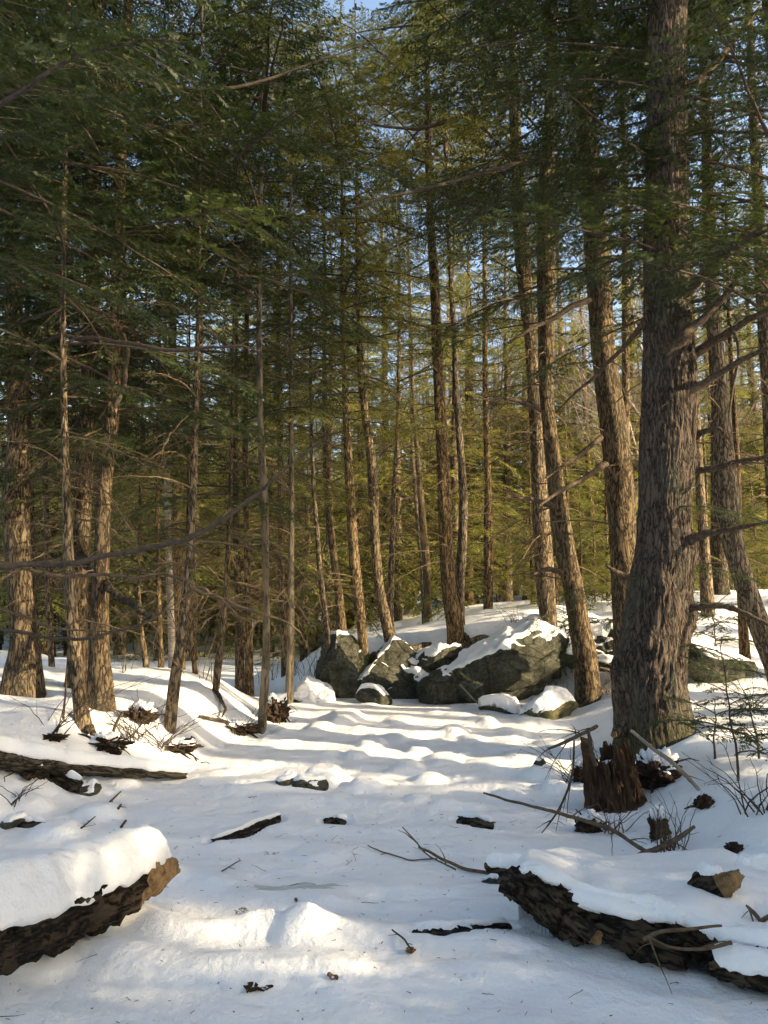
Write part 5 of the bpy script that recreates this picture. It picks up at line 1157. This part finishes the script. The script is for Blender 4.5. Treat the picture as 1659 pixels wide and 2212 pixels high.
# ------------------------------------------------------------------ sticks, shrubs, saplings
def lying(name, label, pts, mats=None, twigs=0, tl=.3, seed=0, lift=.02, cat='stick', group=None):
    P = [hit(u, v) for u, v, _ in pts]; Ys = [p[1] for p in P]
    e = thing(name, label, cat, P[0], group)
    rg = np.random.default_rng(9000 + seed)
    A = np.array([[*(p + np.array([0, 0, lift])), wid(w_, p[1]) * .5] for p, (u, v, w_) in zip(P, pts)]); A[:, :3] -= P[0]
    C = catmull(A, 8); C[:, :3] += .008 * fbm(C[:, :3] * 5 + seed, 2)[:, None]
    mb = MB(); V, F = tube(C[:, :3], C[:, 3], 7); mb.add(V, F); caps(mb, C, V, 7); link('stem', mb.mesh('stem', [mats or M_TWIG]), e)
    if twigs:
        t = np.linspace(0, 1, len(C)); L = np.linalg.norm(np.diff(C[:, :3], axis=0), axis=1).sum()
        for c in side_twigs(C[:, :3], t, rg, L / twigs, lambda a: tl * (1.1 - .6 * a), (25, 60), .1, .1, .5, 6, .15):
            mb = MB(); V, F = tube(c, np.linspace(max(.0022, C[:, 3].mean() * .5), .001, len(c)), 4); mb.add(V, F); link('twig', mb.mesh('twig', [mats or M_TWIG]), e)
    return e
def stick3(name, label, pts, Y, mats=None, twigs=0, tl=.3, seed=0, cat='stick', group=None):
    Ys = [Y] * len(pts) if np.isscalar(Y) else Y; b = at(pts[0][0], pts[0][1], Ys[0])
    e = thing(name, label, cat, b, group); limb(e, b, pts, Y, mats or M_TWIG, twigs, 300 + seed, 'stem', 7, .01, tl); return e
lying('forked_branch', 'thin forked bare branch lying on the stream snow left of the right log', [(1057, 1899, 8), (1010, 1886, 7), (960, 1868, 6), (905, 1840, 5)], M_TWIG, 0, .3, 1, .03)
stick3('bare_twig', 'long thin twig rising from the forked branch toward upper left', [(985, 1878, 4), (930, 1850, 3), (895, 1815, 3), (868, 1788, 2)], [4.66, 4.75, 4.8, 4.85], None, 3, .25, 2)
lying('bare_twig', 'thin twig curving left on the snow from the forked branch', [(945, 1860, 3), (880, 1862, 3), (830, 1848, 3), (795, 1830, 2)], None, 2, .2, 3, .015)
stick3('fallen_branch', 'long thin grey branch slanting down right under the rotten stump', [(1045, 1712, 4), (1130, 1738, 6), (1200, 1756, 7), (1262, 1774, 8), (1325, 1798, 8), (1400, 1842, 9)], [5.9, 5.6, 5.35, 5.2, 5.05, 4.9], M_TWIG, 9, .35, 4, 'branch')
stick3('fallen_branch', 'thicker crooked bare branch leaning up behind the right log', [(1343, 1863, 15), (1386, 1848, 14), (1440, 1823, 12), (1470, 1805, 10), (1500, 1784, 7)], [4.65, 4.68, 4.75, 4.8, 4.9], M_LIMB, 5, .35, 5, 'branch')
stick3('fallen_branch', 'smooth grey pole leaning from the stump down to the right', [(1361, 1578, 7), (1400, 1607, 8), (1440, 1637, 9), (1480, 1676, 9), (1510, 1706, 8)], [5.75, 5.7, 5.6, 5.5, 5.4], M_GREY, 2, .2, 6, 'branch')
stick3('fallen_branch', 'broken dark branch pointing left from the top of the stump', [(1290, 1568, 8), (1262, 1582, 8), (1230, 1598, 8), (1185, 1617, 5)], [5.75, 5.7, 5.65, 5.6], M_TWIG_DARK, 8, .35, 7, 'branch')
stick3('upright_stick', 'short dark upright stick just left of the rotten stump', [(1286, 1654, 8), (1279, 1620, 8), (1271, 1578, 7)], 5.6, M_TWIG_DARK, 0, .2, 8)
stick3('upright_stick', 'thin dark hanging twig left of the stump', [(1240, 1600, 4), (1238, 1660, 5), (1225, 1710, 5), (1200, 1760, 4), (1170, 1800, 2)], 5.5, M_TWIG_DARK, 7, .25, 9)
stick3('fallen_branch', 'grey branch lying across the front of the right log', [(1390, 2028, 7), (1430, 2010, 8), (1490, 2004, 7), (1560, 1998, 5)], [3.45, 3.43, 3.4, 3.38], M_TWIG, 3, .2, 10, 'branch')
stick3('fallen_branch', 'curved grey branch below the front of the right log', [(1400, 2022, 4), (1450, 2046, 6), (1520, 2048, 7), (1580, 2036, 8)], [3.42, 3.36, 3.3, 3.3], M_TWIG, 2, .2, 11, 'branch')
stick3('fallen_branch', 'brown stick at the right edge behind the right log', [(1610, 2018, 8), (1640, 1994, 9), (1690, 1960, 9)], [3.5, 3.5, 3.5], M_TWIG, 2, .2, 12, 'branch')
stick3('fallen_branch', 'broken tan stick poking up at the right edge', [(1612, 1955, 5), (1630, 1972, 8), (1648, 1995, 9)], [3.55, 3.52, 3.5], M_TWIG, 2, .15, 13, 'branch')
stick3('upright_stick', 'dark leaning stick on the left bank behind the bank log', [(240, 1595, 7), (252, 1560, 6), (265, 1538, 5)], 7.5, M_TWIG_DARK, 3, .15, 14)
stick3('upright_stick', 'thin dark stem standing in snow left of the curved hemlock foot', [(136, 1566, 6), (138, 1530, 5), (143, 1480, 4), (145, 1440, 3)], 7.4, M_TWIG_DARK, 4, .25, 15)
lying('fallen_branch', 'brown branch lying on the left bank right of the leaning hemlock', [(430, 1555, 6), (465, 1562, 7), (505, 1568, 6)], M_LIMB, 2, .2, 16, .04, 'branch')
stick3('fallen_branch', 'pale broken stick angled up beside the slanting boulder', [(1044, 1530, 4), (1025, 1512, 4), (1008, 1494, 4), (994, 1478, 3)], [12.2, 12.3, 12.4, 12.5], M_GREY, 2, .2, 17, 'branch')
lying('bare_twig', 'twig with a dead leaf in the middle foreground snow', [(886, 2063, 4), (866, 2042, 4), (846, 2024, 3)], M_TWIG_DARK, 1, .06, 18, .03)
for k, (pts, lb_) in enumerate([([(238, 1735, 5), (262, 1712, 2)], 'thin dark twig in the snow left of mid stream'), ([(176, 1792, 4), (205, 1768, 2)], 'thin twig on the snow below the left stones'), ([(255, 1750, 6), (262, 1741, 4)], 'tiny broken twig standing in the snow above the left log'),
        ([(262, 1870 - 80, 6), (272, 1776, 5)], 'short dark stick behind the left log'), ([(480, 1885, 3), (520, 1862, 2)], 'small bare twig sticking up right of the left log')]):
    lying('bare_twig', lb_, pts, M_TWIG_DARK, 2, .08, 40 + k, .012)

def shrub(label, u, v, h, n_, spread, seed, mats=None, group='leafless shrubs on the banks', lean=(0, 0, 0)):
    p = hit(u, v); rg = np.random.default_rng(9500 + seed); e = thing('bare_shrub', label, 'shrub', p, group)
    for k in range(n_):
        a = rg.uniform(0, 6.28); d_ = nrm(np.array([math.cos(a) * spread, math.sin(a) * spread, 1.]) + np.array(lean)); L = h * rg.uniform(.5, 1.1)
        q = np.linspace(0, 1, 9)[:, None]; c = rg.normal(0, .04, 3) * np.array([1, 1, 0]) + d_ * L * q + np.array([math.cos(a), math.sin(a), -.6]) * (spread * .5 * L) * q ** 2 + np.cumsum(rg.normal(0, .018 * L, (9, 3)), 0)
        mb = MB(); V, F = tube(c, np.linspace(.0052, .0012, 9) * (.7 + .5 * h), 4); mb.add(V, F)
        for c2 in side_twigs(c, q[:, 0], rg, .09, lambda t: L * .30 * (1 - t) + .04, (25, 60), .1, .35, .6, 6, .2):
            V, F = tube(c2, np.linspace(.0024, .0009, 6), 3); mb.add(V, F)
        link('stem', mb.mesh('stem', [mats or M_TWIG]), e)
shrub('thicket of upright bare stems on the right bank beside the root knob', 1450, 1842, .42, 22, .22, 1)
shrub('arching bare shrub in front of the stout hemlock on the left bank', 290, 1600, .75, 16, .7, 2, M_TWIG_DARK)
shrub('tangled bare shrub at the left bank edge under the leaning hemlock', 350, 1620, .8, 14, .8, 3, M_TWIG_DARK)
shrub('bare shrub on the left bank in front of the two left-edge trunks', 110, 1585, .8, 10, .8, 4, M_TWIG_DARK)
shrub('small bare shrub at the left edge below the bank log', 30, 1735, .35, 9, .7, 5, M_TWIG_DARK)
shrub('hanging bare twigs around the slim pale tree', 520, 1590, .7, 8, .6, 6, M_TWIG_DARK)
shrub('bare shrub left of the rotten stump over the stream snow', 1235, 1690, .55, 9, .6, 7, M_TWIG_DARK, lean=(-.3, 0, 0))
shrub('twiggy shrub at the foot of the stump above the fallen branch', 1330, 1800, .4, 12, .6, 8)
shrub('fine bare shrub at the right edge of the right bank', 1630, 1760, .6, 12, .6, 9, M_TWIG_DARK)
shrub('sparse stems in front of the knoll left of the tall dark boulder', 660, 1478, .8, 8, .3, 10, M_TWIG_DARK)
shrub('tufts of dead stems on top of the knoll behind the gully', 1110, 1345, .5, 8, .5, 11)
shrub('fine shrub beside the golden lit hemlock base', 1215, 1510, .45, 10, .6, 12)
shrub('bare shrub on the slope left of the huge hemlock', 1310, 1500, .6, 12, .7, 13)
shrub('bare shrub below the dark boulder behind the huge hemlock', 1560, 1470, .6, 12, .7, 14)
shrub('bare shrub right of the huge hemlock at the right edge', 1620, 1540, .6, 12, .7, 15, M_TWIG_DARK)
shrub('bare shrub on the slope above the slanting boulder', 1150, 1400, .6, 10, .7, 16)
for k, (u, v) in enumerate([(560, 1480), (590, 1470), (640, 1460), (675, 1462), (270, 1452), (440, 1470)]):
    shrub(['thin leafless stems left of the slim pale tree, on the far flat', 'thin leafless stems right of the slim pale tree, on the far flat', 'thin leafless stems just right of the stream-bend tree', 'thin leafless stems left of the low snow-topped boulder', 'thin leafless stems before the pond, left of the birch', 'thin leafless stems before the pond, right of the leaning hemlock'][k], u, v, .9, 5, .25, 30 + k, M_TWIG, 'thin stems on the far snow flat')

def sapling(label, u, v, h, n_, seed, sc=.45):
    p = hit(u, v); rg = np.random.default_rng(9700 + seed); e = thing('hemlock_sapling', label, 'sapling', p, 'small hemlock saplings')
    q = np.linspace(0, 1, 12)[:, None]; c = np.array([0, 0, h]) * q + np.cumsum(rg.normal(0, .02 * h, (12, 3)), 0) * q
    mb = MB(); V, F = tube(c, np.linspace(.011, .003, 12), 6); mb.add(V, F); link('stem', mb.mesh('stem', [M_TWIG_DARK]), e)
    for k in range(n_):
        t = rg.uniform(.12, 1); pp = np.array([np.interp(t, q[:, 0], c[:, j]) for j in range(3)])
        link('branch', SPRAY[k % 3], e, pp, (rg.normal(0, .3), R(-rg.uniform(-5, 25)), rg.uniform(0, 6.28)), sc * rg.uniform(.6, 1.2) * (1.2 - .6 * t))
sapling('thin hemlock sapling with a bare stem in the right foreground', 1595, 1690, 1.0, 12, 1, .55)
sapling('low spreading hemlock seedling at the right edge', 1640, 1640, .6, 10, 2, .5)
sapling('hemlock seedling in the snow right of the huge hemlock foot', 1545, 1640, .5, 8, 3, .5)
sapling('small hemlock seedling on the slope between golden leaning and huge hemlocks', 1330, 1440, .9, 16, 4, .9)
sapling('small hemlock seedling by the dark boulder behind the huge hemlock', 1545, 1400, .9, 16, 5, .9)
sapling('small hemlock seedling on the knoll right of the crossing hemlocks', 1225, 1400, .8, 14, 6, .9)
for k, (h, az, tl_, sc) in enumerate([(1.05, -25, -8, .5), (.98, -50, -18, .45), (1.1, 5, -10, .5), (1.9, -20, -10, .4), (2.5, -40, -5, .5)]):
    link('branch', LIVE[k], eR3, (.22 * math.cos(R(az)) - .02, .22 * math.sin(R(az)), h), (0, R(-tl_), R(az)), sc)
# low live sprays on the mid trees, as in the picture
for (t, items) in ((tR1b, [(1.3, 200, -12, .45), (1.5, 240, -10, .5), (1.0, 180, -15, .4), (1.8, 260, -6, .5), (.8, 215, -18, .35)]), (tR1a, [(.9, 190, -10, .5), (1.1, 240, -14, .45), (.7, 280, -10, .4)]), (tC3, [(.9, 220, -14, .35), (1.2, 300, -14, .4), (.7, 260, -16, .35)]),
                   (tL3, [(2.5, 240, -8, .8), (2.9, 200, -6, .9), (3.2, 280, -6, .9), (3.4, 330, -4, .9)]), (tL1, [(2.6, 280, -8, .8), (2.9, 330, -6, .9), (3.3, 250, -4, .9)]), (tL5, [(3.0, 290, -8, .8), (3.3, 340, -6, .9), (2.7, 200, -8, .7)])):
    for k, (h, az, tl_, sc) in enumerate(items):
        link('branch', LIVE[k % len(LIVE)], t[0], (np.interp(h, t[1][:, 2], t[1][:, 0]), np.interp(h, t[1][:, 2], t[1][:, 1]), h), (0, R(-tl_), R(az)), sc)

# ------------------------------------------------------------------ leaves and litter on the snow
def leaf_curl(label, u, v, L, W, seed, mats=None, ragged=0.):
    p = hit(u, v); rg = np.random.default_rng(9900 + seed); e_ = MB(); nu, nv = 14, 9
    s = np.linspace(0, 1, nu); t = np.linspace(-1, 1, nv); S, T = np.meshgrid(s, t, indexing='ij')
    wv = W * np.sin(np.pi * np.clip(S, .02, .98)) ** .7 * (1 + ragged * np.sin(S * 26) * .35)
    V = np.stack([(S - .5) * L, T * wv * .5, .012 + .35 * W * T ** 2 + .12 * L * (S - .5) ** 2 + .1 * W * np.sin(S * 9)], -1).reshape(-1, 3)
    V2 = V - np.array([0, 0, .0012]); i, j = np.meshgrid(np.arange(nu - 1), np.arange(nv - 1), indexing='ij'); k = (i * nv + j).ravel()
    F = np.stack([k, k + nv, k + nv + 1, k + 1], -1); e_.add(V, F); e_.add(V2, F[:, ::-1])
    o = link('fallen_leaf', e_.mesh('fallen_leaf', [mats or M_LEAF]), None, p, (rg.normal(0, .3), rg.normal(0, .3), rg.uniform(0, 6.28)))
    tag(o, label, 'leaf', 'dead leaves on the snow')
leaf_curl('small curled brown leaf standing in the bottom foreground snow', 715, 2120, .05, .035, 1)
leaf_curl('brown oak leaf beside the twig in the middle foreground', 888, 2064, .06, .04, 2, None, 1.)
leaf_curl('dark lobed leaf at the left end of the fern scrap, bottom foreground', 540, 2147, .07, .05, 3, M_DIRT, 1.)
leaf_curl('dark toothed fern scrap on the snow, bottom foreground', 570, 2146, .08, .03, 4, M_DIRT, 1.5)
leaf_curl('tiny brown leaf near the ice patch', 637, 1950, .03, .02, 5)
for k, (u, v) in enumerate([(555, 1724), (375, 1838), (508, 1980), (575, 1843), (590, 1850)]):
    p = hit(u, v); o = link('needle_sprig', SPRAY[k % 3], None, p + np.array([0, 0, .01]), (_rb.normal(0, .2), 0, _rb.uniform(0, 6.28)), .10)
    tag(o, ['tiny green hemlock sprig on the shaded mid-stream snow', 'small dark sprig beside the tip of the left log', 'small dark sprig on the snow right of the left log end', 'dark sprig left of the ice patch', 'small twiggy sprig just above the ice patch'][k], 'sprig', 'hemlock sprigs on the snow')
def litter():
    rg = np.random.default_rng(5); mb = MB(); pts = []
    for k in range(800):
        y_ = rg.uniform(2.6, 12) if k % 3 else rg.uniform(2.6, 6); pts.append((rg.uniform(-.52, .52) * y_, y_))
    for b_, Y in TREES:
        if Y < 15:
            for k in range(26): a = rg.uniform(0, 6.28); q = .12 + abs(rg.normal(0, .45)); pts.append((b_[0] + math.cos(a) * q, b_[1] + math.sin(a) * q))
    P = np.array(pts); Z = ground(P[:, 0], P[:, 1])
    for (x, y_), z in zip(P, Z):
        L = rg.uniform(.004, .03) if rg.random() > .12 else rg.uniform(.03, .11); a = rg.uniform(0, 6.28); el = rg.uniform(-.1, .7) if rg.random() > .6 else 0
        d_ = np.array([math.cos(a) * math.cos(el), math.sin(a) * math.cos(el), math.sin(el)]); c = np.array([x, y_, z + .003])
        q = np.linspace(0, 1, 4)[:, None]; V, F = tube(c + d_ * L * q + rg.normal(0, .05 * L, (4, 3)) * q, np.array([.0016, .0014, .0012, .0007]) * (1 + (L < .012) * .6), 3); mb.add(V, F)
    o = link('needle_litter', mb.mesh('needle_litter', [M_TWIG_DARK])); tag(o, 'fine twigs and needles scattered over the snow', 'litter', None, 'stuff')
litter()
